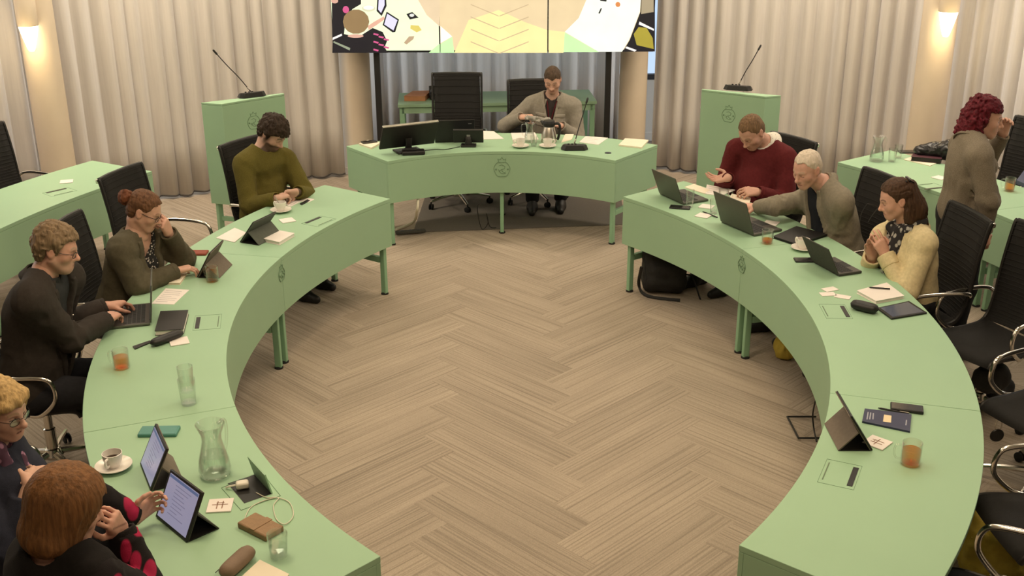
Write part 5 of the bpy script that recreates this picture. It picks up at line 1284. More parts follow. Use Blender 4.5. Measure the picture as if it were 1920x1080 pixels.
def ctr(pts): return (sum(p[0] for p in pts) / len(pts), sum(p[1] for p in pts) / len(pts))
def sheet(name, label, cat, pts, t, m, z=TZ, group=None, lines=0, lm='ink', bevel=0.0):
    c = ctr(pts); o = MB().prism([(p[0] - c[0], p[1] - c[1]) for p in pts], 0, t).build(name, m, None, 0, bevel=bevel); o.location = (*c, z)
    tag(o, label, cat, group)
    if lines:
        m_ = MB(); P = [Vector((p[0] - c[0], p[1] - c[1], 0)) for p in pts]; rnd = random.Random(len(label))
        for i in range(lines):
            f = .15 + .7 * i / max(lines - 1, 1); a = P[0].lerp(P[3], f); b_ = P[1].lerp(P[2], f); e = rnd.uniform(.55, .88)
            p, q_ = a.lerp(b_, .1), a.lerp(b_, e); d = (P[3] - P[0]).normalized() * .0018
            m_.add([(p.x - d.x, p.y - d.y, t + .0002), (q_.x - d.x, q_.y - d.y, t + .0002), (q_.x + d.x, q_.y + d.y, t + .0002), (p.x + d.x, p.y + d.y, t + .0002)], [(0, 1, 2, 3)])
        m_.build('printed_lines', M[lm], o, 0)
    return o
def rect(c, w, h, rz): return [(c[0] + x * math.cos(rz) - y * math.sin(rz), c[1] + x * math.sin(rz) + y * math.cos(rz)) for x, y in ((-w / 2, -h / 2), (w / 2, -h / 2), (w / 2, h / 2), (-w / 2, h / 2))]
def coaster(label, c, rz, mark=False):
    o = MB().box((0, 0, .003), (.094, .094, .006)).build('coaster', M['paper'], None, 0, bevel=.002, loc=(*c, TZ), rz=rz); tag(o, label, 'coaster', 'white square card coasters')
    if mark:
        m = MB()
        for k in (-1, 1): m.box((k * .010, 0, .0064), (.004, .052, .0006)); 
        m.box((0, .002, .0064), (.060, .004, .0006)); m.box((0, .014, .0064), (.03, .003, .0006)); m.build('print', mat('brown print', (.30, .17, .12), .8), o, 0)
    return o
def hatch(c, rz, w=.14, h=.20, side=1):
    d = near_desk(*c); lc = (c[0] - d.location.x, c[1] - d.location.y)
    m = MB(); t = .0016
    for s in (-1, 1): m.box((0, s * h / 2, TZ + .0005), (w, t, .001)); m.box((s * w / 2, 0, TZ + .0005), (t, h, .001))
    o = m.build('hatch_outline', M['mint_line'], d, 0, loc=(*lc, 0), rz=rz)
    MB().box((side * w * .36, 0, TZ + .001), (.022, h * .78, .002)).build('hatch_slot', M['black'], o, 0)
    MB().box((-side * w * .40, 0, TZ + .001), (.004, h * .72, .002)).build('hatch_edge', M['seam'], o, 0)
CUPS = 'white porcelain coffee cups'; SAUC = 'white porcelain saucers'
def saucer(label, c):
    o = MB().lathe([(.02, .002), (.038, .003), (.040, .006), (.066, .013), (.074, .018), (.0735, .020), (.060, .0155), (.036, .0095), (0, .0085)], 36).build('saucer', M['porcelain'], None, 50, loc=(*c, TZ))
    return tag(o, label, 'saucer', SAUC)
def cup(label, c, rz, coffee=True, spoon=False, full=.75):
    t = thing('coffee_cup', label, 'cup', (*c, TZ + .0095), rz, CUPS)
    MB().shell([(.0, .0), (.022, .0), (.024, .004), (.034, .022), (.039, .045), (.040, .062), (.0375, .0625), (.036, .045), (.031, .022), (.022, .006), (0, .005)], 32).build('bowl', M['porcelain'], t, 50)
    MB().tube(bez([(.036, 0, .052), (.056, 0, .054), (.060, 0, .038), (.050, 0, .022), (.034, 0, .020)], 5), .0045, 8, flat=1.4).build('handle', M['porcelain'], t, 60)
    if coffee: MB().lathe([(.0355, .044 * full + .008), (0, .044 * full + .0082)], 28).build('coffee', M['coffee'], t, 0)
    if spoon: MB().tube([(-.01, .0, .02), (.018, .012, .075), (.03, .018, .10)], .0028, 6).build('spoon_handle', M['steel'], t)
    return t
def mug(label, c, rz, level=.62, h=.092, r=.037, tea=True):
    t = thing('tea_glass', label, 'mug', (*c, TZ), rz, 'glass mugs of tea')
    MB().shell([(0, .001), (r * .9, .001), (r * .95, .006), (r, .03), (r, h), (r - .0025, h), (r - .003, .03), (r * .86, .009), (0, .008)], 32).build('mug_wall', M['glass'], t, 50)
    MB().tube(bez([(r - .001, 0, h * .82), (r + .022, 0, h * .80), (r + .027, 0, h * .5), (r + .018, 0, h * .24), (r - .001, 0, h * .2)], 5), .0042, 8).build('handle', M['glass'], t, 60)
    if tea: MB().lathe([(0, .0095), (r * .84, .010), (r - .0045, .03), (r - .004, h * level), (0, h * level)], 28).build('tea', M['tea'], t, 50)
    return t
def tumbler(label, c, h=.10, r=.036, water=.5, z=TZ, group='clear drinking glasses'):
    t = thing('drinking_glass', label, 'glass', (*c, z), 0, group)
    MB().shell([(0, .001), (r * .80, .001), (r * .82, .006), (r, h), (r - .0022, h), (r * .78, .012), (0, .011)], 32).build('glass_wall', M['glass'], t, 50)
    if water: MB().lathe([(0, .0125), (r * .76, .013), (r * (.79 + .17 * water), h * water), (0, h * water)], 28).build('water', M['water'], t, 50)
    return t
def pitcher(label, c, rz, s=1.0, level=.5):
    t = thing('water_pitcher', label, 'pitcher', (*c, TZ), rz, 'glass water pitchers')
    out = [(0, .001), (.048, .001), (.056, .008), (.060, .03), (.055, .07), (.042, .12), (.036, .15), (.038, .175), (.050, .205), (.054, .215)]
    inn = [(r - .0028, z) for r, z in out[::-1][:-3]] + [(.052, .012), (0, .010)]
    MB().shell([(r * s, z * s) for r, z in out + inn], 36).build('glass_body', M['glass'], t, 60)
    MB().tube([Vector(p) * s for p in bez([(.045, 0, .195), (.085, 0, .19), (.092, 0, .14), (.078, 0, .08), (.056, 0, .06)], 6)], .006 * s, 8).build('handle', M['glass'], t, 60)
    MB().tube([Vector(p) * s for p in [(-.048, -.014, .205), (-.066, 0, .222), (-.048, .014, .205)]], .003, 6).build('spout', M['glass'], t, 60)
    zl = level * .2
    MB().lathe([(r * s, z * s) for r, z in [(0, .0125), (.051, .013), (.056, .03), (.0515, .07)] + ([(.039, .118)] if zl > .118 else []) + [(np.interp(zl, [.07, .12, .15], [.0515, .039, .033]), max(zl, .075)), (0, max(zl, .075))]], 30).build('water', M['water'], t, 60)
    return t
def tablet(label, A, B, lean=28, h=.175, lit=True, flap=True, text=True, back='folio', group=None):
    # stands on the edge A->B, user on the right-hand side of A->B
    w = math.hypot(B[0] - A[0], B[1] - A[1]); w = min(max(w, .235), .27); rz = math.atan2(B[1] - A[1], B[0] - A[0]); c = ((A[0] + B[0]) / 2, (A[1] + B[1]) / 2)
    t = thing('tablet', label, 'tablet', (*c, TZ), rz, group); X = Matrix.Translation((0, 0, .006)) @ Matrix.Rotation(R_(-lean), 4, 'X')
    MB().box((0, .005, h / 2), (w, .008, h), X=X).build('case', M['black'], t, bevel=.003)
    MB().box((0, .0105, h / 2), (w, .004, h), X=X).build('folio_back', M[back], t, bevel=.0015)
    MB().box((0, .0005, h / 2), (w - .024, .001, h - .022), X=X).build('screen', M['screen_l'] if lit else M['black_gloss'], t, 0)
    if lit and text:
        m = MB(); rnd = random.Random(int(abs(A[0]) * 1000))
        for i in range(9):
            x0 = -w * .22 + rnd.uniform(0, .02); L_ = rnd.uniform(.2, .5) * w
            m.box((x0 + L_ / 2, -.0004, h * (.80 - .07 * i)), (L_, .0006, .003), X=X)
        m.build('screen_text', M['screen_t'], t, 0); MB().box((0, -.0004, h - .019), (w - .03, .0006, .010), X=X).build('screen_bar', M['screen_b'], t, 0)
    if flap:
        top = X @ Vector((0, .014, h * .55)); ft = Vector((0, top.y + .075, .002))
        m = MB(); m.add([(-w / 2, top.y, top.z), (w / 2, top.y, top.z), (w / 2, ft.y, ft.z), (-w / 2, ft.y, ft.z)], [(0, 1, 2, 3)]); m.build('stand_flap', M[back], t, 0, solid=.005)
        m = MB(); m.add([(-w / 2, .012, .003), (w / 2, .012, .003), (w / 2, ft.y, .003), (-w / 2, ft.y, .003)], [(0, 1, 2, 3)]); m.build('base_flap', M['black'], t, 0, solid=.004)
    return t
def laptop(label, A, B, lid=108, w=.31, dep=.215, lh=.205, name='laptop', shell='lid', keys=True, badge=False):
    rz = math.atan2(B[1] - A[1], B[0] - A[0]); c = ((A[0] + B[0]) / 2, (A[1] + B[1]) / 2); t = thing(name, label, 'laptop', (*c, TZ), rz)
    MB().box((0, -dep / 2, .009), (w, dep, .014)).build('base', M[shell], t, bevel=.003)
    MB().box((0, -dep / 2, .0165), (w - .008, dep - .008, .001)).build('deck', M['palm'], t, 0)
    m = MB()
    for i in range(5):
        n = 13
        for j in range(n): m.box((-w * .44 + w * .88 * (j + .5) / n, -.025 - dep * .105 * (i + .5), .0178), (w * .88 / n - .003, dep * .105 - .003, .0016))
    m.build('keyboard', M['keys'], t, 0); MB().box((0, -dep * .82, .0174), (w * .32, dep * .26, .0006)).build('touchpad', M['keys'], t, 0)
    X = Matrix.Translation((0, 0, .016)) @ Matrix.Rotation(R_(-(lid - 90)), 4, 'X')
    l = MB().box((0, .004, lh / 2), (w, .007, lh), X=X).build('screen_lid', M[shell], t, bevel=.0025)
    MB().box((0, .0, lh / 2 + .004), (w - .016, .001, lh - .022), X=X).build('screen', M['screen_d'], l, 0)
    if badge: MB().box((-w * .38, .0078, lh * .82), (.03, .0006, .006), X=X).build('badge', M['led'], l, 0)
    MB().tube([(-w * .35, .002, .016), (w * .35, .002, .016)], .006, 8).build('hinge', M['black'], t)
    return t
def phone(name, label, c, rz, m, w=.075, h=.15, t=.011, cat='phone', z=TZ, top=None):
    o = thing(name, label, cat, (*c, z), rz); MB().box((0, 0, t / 2), (h, w, t)).build('body', m, o, bevel=.004)
    MB().box((0, 0, t + .0003), (h - .012, w - .010, .0006)).build('face', top or M['black_gloss'], o, 0); return o
def book(name, label, pts, t, cover, cat='notebook', page='paper', z=TZ):
    c = ctr(pts); o = thing(name, label, cat, (*c, z)); P = [(p[0] - c[0], p[1] - c[1]) for p in pts]; I = [(p[0] * .965, p[1] * .965) for p in P]
    MB().prism(P, 0, .002).build('back_cover', cover, o, 0); MB().prism(I, .0022, t - .0022).build('pages', M[page], o, 0); MB().prism(P, t - .002, t).build('front_cover', cover, o, 0); return o
def pen(label, a, b, m='black', z=TZ):
    c = ctr([a, b]); t = thing('pen', label, 'pen', (*c, z)); A = Vector((a[0] - c[0], a[1] - c[1], .006)); B = Vector((b[0] - c[0], b[1] - c[1], .006))
    MB().tube([A, A.lerp(B, .1), B.lerp(A, .02), B], [.0015, .0045, .0045, .004], 8).build('barrel', M[m], t)
    MB().tube([B.lerp(A, .3) + Vector((0, 0, .005)), B + Vector((0, 0, .005))], .0012, 5).build('clip', M['steel'], t); return t
def soft(name, label, cat, m, build, h=.008, group=None, z0=None, disp=.006, dfreq=22, loc=None):
    S = SDF(); build(S)
    if disp: S.fun(lambda P: (f32(disp) * vnoise(P * f32(dfreq)) - f32(disp) * np.abs(vnoise(P * f32(dfreq * 1.7)))).astype(f32), 'd')
    if z0 is not None: S.fun(lambda P: f32(z0) - P[:, 2], 'i')
    V_, Q = S.surf(h); o0 = V3((V_[:, 0].min() + V_[:, 0].max()) / 2, (V_[:, 1].min() + V_[:, 1].max()) / 2, V_[:, 2].min())
    t = thing(name, label, cat, tuple(o0), 0, group); np_mesh('body', [(V_, Q)], m, t, None, o0); return t, o0
def case(label, a, b, r, m, flat=.7):
    c = ctr([a, b]); rz = math.atan2(b[1] - a[1], b[0] - a[0]); L_ = math.hypot(b[0] - a[0], b[1] - a[1]); t = thing('spectacle_case', label, 'case', (*c, TZ), rz)
    n = 12; pts = [(-L_ / 2 + L_ * i / n, 0, r * flat + .001) for i in range(n + 1)]; rr = [max(.004, r * (1 - abs(2 * i / n - 1) ** 5) ** .5) for i in range(n + 1)]
    MB().tube(pts, rr, 16, flat=flat).build('shell', m, t, 60); MB().tube([(-L_ * .46, r * .99, r * flat), (L_ * .46, r * .99, r * flat)], .0015, 6).build('seam', M['black'], t); return t
def mic(label, c, rz, top, z=TZ, w=.17, d=.12):
    # conference microphone: wedge base, buttons, gooseneck up to the point `top` (local offsets)
    t = thing('gooseneck_microphone', label, 'microphone', (*c, z), rz, 'black gooseneck conference microphones')
    P = [(-w / 2, -d * .25), (-w * .36, -d / 2), (w * .36, -d / 2), (w / 2, -d * .25), (w / 2, d * .2), (w * .4, d / 2), (-w * .4, d / 2), (-w / 2, d * .2)]
    vs = [(x, y, .002) for x, y in P] + [(x * .86, y * .86, .030 if y > 0 else .045) for x, y in P]
    m = MB(); m.add(vs, [tuple(range(7, -1, -1)), tuple(range(8, 16))] + [(i, (i + 1) % 8, 8 + (i + 1) % 8, 8 + i) for i in range(8)]); m.build('base', M['black'], t, 30, bevel=.004)
    for k in (-1, 0, 1): MB().lathe([(.008, 0), (.008, .006), (.006, .008)], 12, Matrix.Translation((k * .03 - .02, -.0, .038))).build('button', M['rubber'], t)
    q0 = Vector((.0, .01, .038)); q1 = Vector(top)
    MB().tube([q0, q0 + Vector((0, 0, .012)), q0.lerp(q1, .12)], .006, 8).build('neck_socket', M['steel'], t)
    pts = bez([q0, q0.lerp(q1, .35) + Vector((0, 0, .01)), q0.lerp(q1, .7), q1], 6); MB().tube(pts, .0042, 8).build('gooseneck', M['black'], t)
    d_ = (pts[-1] - pts[-2]).normalized(); MB().tube([q1 - d_ * .008, q1, q1 + d_ * .035, q1 + d_ * .045], [.005, .0085, .0085, .005], 10).build('microphone_head', M['black'], t)
    return t

# ---- left desk, far section
saucer('saucer beside the clasped hands of the man in olive', (-1.613, 1.666)); cup('coffee cup with a spoon in it, in front of the man in olive', (-1.613, 1.666), 2.6, True, True)
coaster('coaster lying right of the coffee cup of the man in olive', (-1.53, 1.457), .5)
hatch((-1.313, 1.443), -0.525, side=-1)
sheet('paper', 'white letter under the hands of the man in olive', 'paper', [(-1.66, 1.872), (-1.602, 1.991), (-1.509, 1.923), (-1.567, 1.78)], .003, M['paper'], lines=4)
sheet('paper', 'small white slip right of the hands of the man in olive', 'paper', [(-1.536, 1.923), (-1.496, 2.004), (-1.427, 1.962), (-1.46, 1.883)], .002, M['paper'])
sheet('card', 'thin black card beside the white letter of the man in olive', 'card', [(-1.514, 1.844), (-1.475, 1.949), (-1.455, 1.922), (-1.494, 1.818)], .006, M['black'])
tablet('tablet in grey folio seen from behind, standing between two paper stacks', (-1.653, 1.227), (-1.753, 0.998), lean=38, h=.19, lit=False, back='folio_g')
sheet('paper', 'white sheets lying left of the grey tablet folio', 'paper', [(-1.925, 1.086), (-1.852, 1.297), (-1.751, 1.194), (-1.784, 0.999)], .004, M['paper'])
t_ = book('paper_stack', 'stack of printed sheets right of the grey tablet folio', [(-1.658, 1.051), (-1.485, 0.943), (-1.419, 1.124), (-1.587, 1.215)], .022, M['paper'], 'paper stack')
# ---- left desk, middle section
phone('wallet', 'brick red phone wallet near the tablet of the bun woman', (-1.971, 0.784), -0.011, M['redw'], .075, .135, .014, 'wallet', top=M['redw'])
tablet('tablet standing edge-on in front of the woman with the bun', (-1.838, 0.587), (-1.859, 0.357), lean=30, lit=False, h=.18, back='folio_b')
mug('glass mug of tea on the desk before the woman with the bun', (-1.752, 0.303), 2.6, .7)
book('notebook', 'open cream notebook under the forearm of the woman with the bun', [(-2.123, 0.254), (-2.062, 0.552), (-1.93, 0.421), (-1.925, 0.244)], .012, M['paper_warm'], page='paper_warm')
pen('black pen between the open notebook and the printed sheet on the left desk', (-2.099, 0.143), (-2.039, 0.21))
sheet('paper', 'printed sheet beside the slim laptop of the man in the suit', 'paper', [(-2.004, -0.053), (-1.876, -0.066), (-1.85, 0.157), (-1.992, 0.184)], .002, M['paper'], lines=7)
laptop('slim black laptop opened edge-on before the man in the dark suit', (-1.99, -0.108), (-1.927, -0.327), lid=97, w=.30, lh=.21)
book('notebook', 'black hardback notebook beside the slim laptop of the man in the suit', [(-1.851, -0.498), (-1.709, -0.472), (-1.754, -0.21), (-1.901, -0.224)], .028, M['black'])
hatch((-1.626, -0.316), 0.196, side=-1)
case('long black spectacle case lying on the left desk near the black notebook', (-1.829, -0.647), (-1.706, -0.493), .030, M['black'])
sheet('strap', 'flat black strap lying left of the long black spectacle case', 'strap', [(-1.923, -0.639), (-1.858, -0.566), (-1.844, -0.587), (-1.902, -0.672)], .006, M['black'])
coaster('coaster half hidden under the long black spectacle case', (-1.706, -0.575), .4)
mug('glass mug of tea on the left desk nearest the suited man', (-1.897, -0.886), 2.9, .62, .10, .039)
tumbler('lower of the two tall clear glasses stacked on the left desk', (-1.47, -1.269), .125, .040, 0)
tumbler('upper of the two tall clear glasses stacked on the left desk', (-1.47, -1.269), .125, .036, 0, TZ + .062)
# ---- left desk, near section
phone('phone', 'phone in a teal cover next to the joint of the left desk', (-1.523, -1.545), 0.026, M['teal'], .08, .165, .016, top=M['teal'])
saucer('saucer left of the two lit tablets', (-1.62, -1.842)); cup('coffee cup left of the two lit tablets', (-1.62, -1.842), -1.7, True, full=.62)
tablet('lit tablet further from the camera, on the near left desk', (-1.522, -1.821), (-1.422, -2.019), lean=26, h=.185, back='folio_b')
tablet('lit tablet nearest the camera, held by the woman with the bob', (-1.345, -2.208), (-1.183, -2.377), lean=26, h=.19)
pitcher('large glass water pitcher on the near left desk', (-1.194, -1.899), 1.2, 1.08, .45)
coaster('coaster with a brown printed mark between tablet and open hatch', (-1.12, -2.129), .1, True)
def open_hatch():
    d = near_desk(*(-1.036, -1.978)); q_ = [Vector((p[0] - d.location.x, p[1] - d.location.y, 0)) for p in ((-1.13, -1.965), (-1.032, -2.11), (-0.939, -2.042), (-1.037, -1.896))]
    m = MB(); m.add([v + Vector((0, 0, TZ + .0012)) for v in q_], [(0, 1, 2, 3)]); o = m.build('hatch_recess', M['black'], d, 0)
    a, b_ = q_[3], q_[2]; u = (b_ - a).normalized(); n = Vector((-u.y, u.x, 0)); 
    m = MB(); m.add([a + Vector((0, 0, TZ + .003)), b_ + Vector((0, 0, TZ + .003)), b_ + Vector((-.02, .0, TZ + .085)), a + Vector((-.02, .0, TZ + .085))], [(0, 1, 2, 3)]); m.build('hatch_lid', M['mint'], o, 0, solid=.006)
    P = [(p[0] - d.location.x, p[1] - d.location.y) for p in ((-1.147, -1.997), (-1.033, -2.159), (-0.903, -2.057), (-1.015, -1.875))]; m = MB()
    for i in range(4): m.tube([(*P[i], TZ + .001), (*P[(i + 1) % 4], TZ + .001)], .0012, 5)
    m.build('hatch_outline', M['mint_line'], o, 0)
open_hatch()
t_ = thing('charger_plug', 'white charger plug lying in the open hatch', 'charger', (*(-1.062, -2.001), TZ + .002), .3)
MB().box((0, 0, .016), (.05, .036, .028)).build('plug_body', M['white_pl'], t_, bevel=.008); MB().tube([(-.025, 0, .018), (-.05, .004, .014), (-.062, .016, .004)], .004, 6).build('plug_cable', M['white_pl'], t_)
cb = [(-1.002, -2.037), (-0.954, -2.073), (-0.912, -2.077), (-0.858, -2.111), (-0.827, -2.201), (-0.846, -2.262), (-0.885, -2.226), (-0.915, -2.134), (-0.907, -2.077), (-0.968, -2.103), (-1.002, -2.152), (-1.004, -2.243)]
c_ = ctr(cb); o = MB().tube(bez([(p[0] - c_[0], p[1] - c_[1], .003 + .002 * (i % 3 == 2)) for i, p in enumerate(cb)], 6), .0021, 6).build('charging_cable', M['cable_w'], None, 60, loc=(*c_, TZ)); tag(o, 'thin cream charging cable looped beside the open hatch', 'cable')
t_ = phone('phone_wallet', 'tan leather phone wallet next to the looped charging cable', (-0.931, -2.289), -0.648, M['brown_l'], .088, .155, .024, 'wallet', top=M['brown_l'])
MB().box((0, 0, .0255), (.03, .09, .003)).build('clasp_strap', M['brown_l'], t_, bevel=.001)
tumbler('glass of water beside the tan leather phone wallet', (-0.832, -2.458), .095, .037, .45)
case('taupe spectacle case at the bottom of the picture', (-0.994, -2.611), (-0.927, -2.448), .033, M['case_b'], .8)
sheet('paper', 'blank cream paper lying right of the taupe spectacle case', 'paper', [(-0.952, -2.62), (-0.894, -2.484), (-0.775, -2.569), (-0.797, -2.665)], .004, M['paper_warm'])
# ---- left second row
coaster('coaster on the outer desk at far left', (-3.403, 2.456), .3); hatch((-3.352, 2.18), -0.715, side=-1)
# ---- right desk, far section
laptop('open laptop at the far end of the right desk, back to the camera', (1.22, 1.77), (1.072, 2.066), lid=112, w=.30, badge=False)
phone('phone', 'black phone lying before the far laptop on the right desk', (1.179, 1.72), -0.259, M['black'], .075, .145, .01)
t_ = tumbler('tall clear glass between the far laptop and the black phone', (1.25, 1.744), .125, .030, 0, group=None)
sheet('paper', 'cream folder of papers behind the far laptop on the right desk', 'paper', [(1.287, 2.232), (1.407, 2.062), (1.462, 2.159), (1.368, 2.318)], .006, M['paper_warm'])
sheet('paper', 'open printed sheets lying before the man in maroon', 'paper', [(1.411, 2.062), (1.518, 2.005), (1.647, 2.156), (1.462, 2.302)], .005, M['paper'], lines=4)
sheet('paper', 'cream sheets under the left hand of the man in maroon', 'paper', [(1.552, 1.897), (1.686, 1.816), (1.723, 1.948), (1.605, 2.059)], .004, M['paper_warm'])
mug('empty glass mug behind the second laptop on the right desk', (1.51, 1.871), 0, .5, .09, .037, tea=False)
tumbler('clear glass with a little water beside the second laptop', (1.394, 1.591), .10, .032, .3)
coaster('coaster in front of the gap between the two open laptops', (1.314, 1.531), -.6); coaster('coaster right of the clear glass, partly behind the second laptop', (1.37, 1.743), -.5)
pen('black pen lying between the coaster and the second laptop', (1.32, 1.617), (1.401, 1.481))
laptop('open laptop of the white-haired man, back to the camera', (1.562, 1.09), (1.416, 1.363), lid=110, w=.34, lh=.235, dep=.235)
coaster('coaster behind the second laptop, near the white-haired man', (1.742, 1.359), -.5)
mug('nearly empty glass mug of tea beside the black folder', (1.626, 0.949), 1.2, .22)
book('folder', 'black document folder lying before the white-haired man', [(1.684, 1.045), (1.801, 0.885), (2.049, 1.084), (1.885, 1.253)], .016, M['black'], 'folder', 'black')
# ---- right desk, middle section
saucer('saucer on the right desk before the keyboard tablet', (1.823, 0.823)); cup('empty-looking coffee cup on the right desk before the keyboard tablet', (1.823, 0.823), 2.2, True, full=.5)
phone('phone', 'black phone lying in front of the saucer on the right desk', (1.782, 0.615), -0.011, M['black'], .07, .12, .011)
laptop('tablet with black keyboard folio, back to the camera, before the woman in cream', (1.91, 0.354), (1.832, 0.567), lid=118, w=.27, dep=.16, lh=.19, name='keyboard_tablet', shell='folio')
for lab, p, r in (('first of three cards near the notepad, furthest from the camera', (1.81, 0.129), .4), ('second of three cards, left of the others and half under one', (1.778, 0.054), .1), ('third of three cards, nearest the notepad', (1.85, 0.013), -.5)):
    o = MB().box((0, 0, .002), (.085, .055, .003)).build('card', M['paper'], None, 0, loc=(*p, TZ), rz=r); tag(o, lab, 'card', 'small white cards beside the notepad')
book('notepad', 'white writing pad before the woman in cream', [(1.944, 0.069), (2.004, -0.093), (2.185, -0.015), (2.152, 0.193)], .018, M['paper'])
pen('dark pencil lying on the white writing pad', (2.02, 0.102), (2.133, 0.076), z=TZ + .018)
hatch((1.754, -0.198), -0.059, side=1)
case('black spectacle case on the right desk beside the flat tablet', (1.847, -0.146), (1.969, -0.246), .036, M['black'], .75)
t_ = thing('tablet', 'tablet lying flat on the right desk beside the black spectacle case', 'tablet', (*ctr([(1.979, -0.155), (2.022, -0.313), (2.235, -0.241), (2.193, -0.071)]), TZ))
P = [(p[0] - t_.location.x, p[1] - t_.location.y) for p in ((1.986, -0.17), (2.017, -0.321), (2.235, -0.241), (2.193, -0.071))]
MB().prism(P, .001, .010).build('case', M['black'], t_, bevel=.002); MB().prism([(p[0] * .86, p[1] * .84) for p in P], .0102, .0108).build('screen', M['screen_d'], t_, 0)
# ---- right desk, near section
tablet('tablet on a stand seen edge-on, on the near right desk', (1.497, -1.702), (1.5, -1.515), lean=33, h=.19, lit=False, back='folio_b')
t_ = sheet('booklet', 'navy booklet with a cream label on the near right desk', 'booklet', [(1.523, -1.476), (1.57, -1.356), (1.76, -1.413), (1.701, -1.569)], .009, M['navyb'])
cx, cy = t_.location.x, t_.location.y
m_ = MB(); m_.prism([(p[0] - cx, p[1] - cy) for p in ((1.612, -1.482), (1.637, -1.417), (1.666, -1.428), (1.644, -1.492))], .0092, .0098); m_.build('label_sticker', M['cream_lb'], t_, 0)
m_ = MB()
for a, b_, c2, d2 in ((1625,790,1627,776), (1630,790,1632,777), (1636,790,1637,778), (1698,801,1699,791)):
    pa, pb = {(1625,790): ((1.548, -1.462), (1.574, -1.392)), (1630,790): ((1.56, -1.462), (1.584, -1.397)), (1636,790): ((1.574, -1.462), (1.594, -1.402)), (1698,801): ((1.7, -1.517), (1.719, -1.468))}[(a, b_)]
    m_.tube([(pa[0] - cx, pa[1] - cy, .0094), (pb[0] - cx, pb[1] - cy, .0094)], .0028, 5, flat=.2)
m_.build('cover_print', mat('pale print', (.35, .36, .42), .7), t_, 0)
pen('black pen along the top edge of the navy booklet', (1.632, -1.346), (1.752, -1.403))
phone('phone', 'black phone next to the joint of the near right desk', (1.759, -1.352), -0.297, M['black'], .07, .14, .014)
coaster('coaster with a brown print at the foot of the near right tablet', (1.535, -1.657), .8, True)
mug('glass mug of tea nearest the camera on the right desk', (1.615, -1.83), 2.9, .68, .10, .040)
hatch((1.309, -1.908), -0.445, side=1)
t_ = thing('spectacles', 'thin dark spectacles held up by the woman in cream', 'glasses', (*(2.055, .36), 1.10))
zs = [Vector((a - t_.location.x, .36 - t_.location.y + dy, b - t_.location.z)) for (a, b), dy in (((2.011, 1.07), 0), ((2.017, 1.128), 0), ((2.042, 1.179), 0), ((2.12, 1.147), .03), ((2.088, 1.096), .03), ((2.067, 1.063), .02))]
MB().tube(bez(zs[:3], 4), .0022, 6).build('temple', M['black'], t_, 60); MB().tube(bez(zs[3:], 4), .0022, 6).build('temple', M['black'], t_, 60); MB().tube([zs[2], zs[2].lerp(zs[3], .5) + Vector((0, 0, .006)), zs[3]], .0026, 6).build('front_frame', M['black'], t_, 60)
# ---- right second row
pitcher('glass water pitcher on the outer right desk', (2.944, 2.988), .5, .95, .55)
tumbler('left clear glass beside the pitcher on the outer right desk', (3.063, 2.969), .11, .034, 0); tumbler('right clear glass beside the pitcher on the outer right desk', (3.148, 3.087), .11, .034, 0)
phone('phone', 'dark grey phone next to the stacked folders on the outer right desk', (3.279, 3.261), -0.015, M['folio'], .08, .13, .012)
sheet('paper', 'white sheets under the plum folders on the outer right desk', 'paper', [(3.174, 3.019), (3.319, 2.816), (3.442, 2.947), (3.285, 3.12)], .006, M['paper_warm'])
book('folder', 'plum and black folders stacked beside the red-haired woman', [(3.213, 2.967), (3.427, 2.881), (3.529, 3.117), (3.332, 3.207)], .035, M['maroon_f'], 'folder', 'black', TZ + .007)
t_, o0 = soft('handbag', 'glossy black handbag lying at the back of the outer right desk', 'bag', M['leather'], lambda S: (S.cap((*(3.327, 3.059), .80), (*(3.559, 2.972), .83), .055, .085, .03), S.cap((*(3.467, 3.154), .79), (*(3.601, 2.956), .79), .05, .05, .04)), z0=TZ + .004, disp=.012)
coaster('coaster left of the red-haired woman on the outer right desk', (3.272, 2.471), .6); hatch((3.109, 2.237), -1.244, side=1)
mug('glass of tea on the outer desk at the right picture edge', (3.655, 2.116), 2.5, .7, .10, .037)
sheet('folder', 'slate blue folder at the right picture edge, on the outer desk', 'folder', [(3.783, 2.3), (3.837, 2.058), (4.035, 2.37), (4, 2.646)], .03, M['bluef'])
# ---- presidium desk
def monitor(label, c, rz, w, h, tilt, z0, base, badge=False, sil=False):
    t = thing('monitor', label, 'monitor', (*c, TZ), rz); X = Matrix.Translation((0, 0, z0)) @ Matrix.Rotation(R_(tilt), 4, 'X')
    MB().box((0, 0, h / 2), (w, .022, h), X=X).build('housing', M['black'], t, bevel=.004)
    MB().box((0, .0115, h / 2), (w - .02, .001, h - .02), X=X).build('screen', M['screen_d'], t, 0)
    if sil: MB().box((0, .004, h + .004), (w, .020, .010), X=X).build('top_edge', M['silver'], t, bevel=.002)
    p = X @ Vector((0, -.01, h * .42)); MB().tube([p, Vector((0, p.y * .6 - .02, z0 + .03)), Vector((0, -.03, .012))], [.03, .026, .035], 10, flat=.5).build('neck', M['black'], t)
    MB().box((0, -.02, .009), (*base, .014)).build('foot', M['black'], t, bevel=.005)
    if badge: MB().box((0, -.0118, h * .55), (.03, .001, .022), X=X).build('badge', M['led'], t, 0)
    return t
monitor('large tilted monitor with bright top edge on the presidium desk', (-0.883, 3.378), 0.45, .49, .235, 30, .045, (.22, .15), sil=True)
t_ = thing('docking_box', 'flat black docking box before the large monitor on the presidium desk', 'box', (*(-0.82, 3.269), TZ), .15)
MB().box((0, 0, .018), (.19, .10, .032)).build('body', M['black'], t_, bevel=.008); MB().box((-.02, .01, .040), (.10, .06, .012)).build('top_module', M['rubber'], t_, bevel=.004)
laptop('black laptop opened behind the small display on the presidium desk', (-0.318, 3.688), (-0.667, 3.655), lid=105, w=.34, lh=.20, shell='black', badge=True)
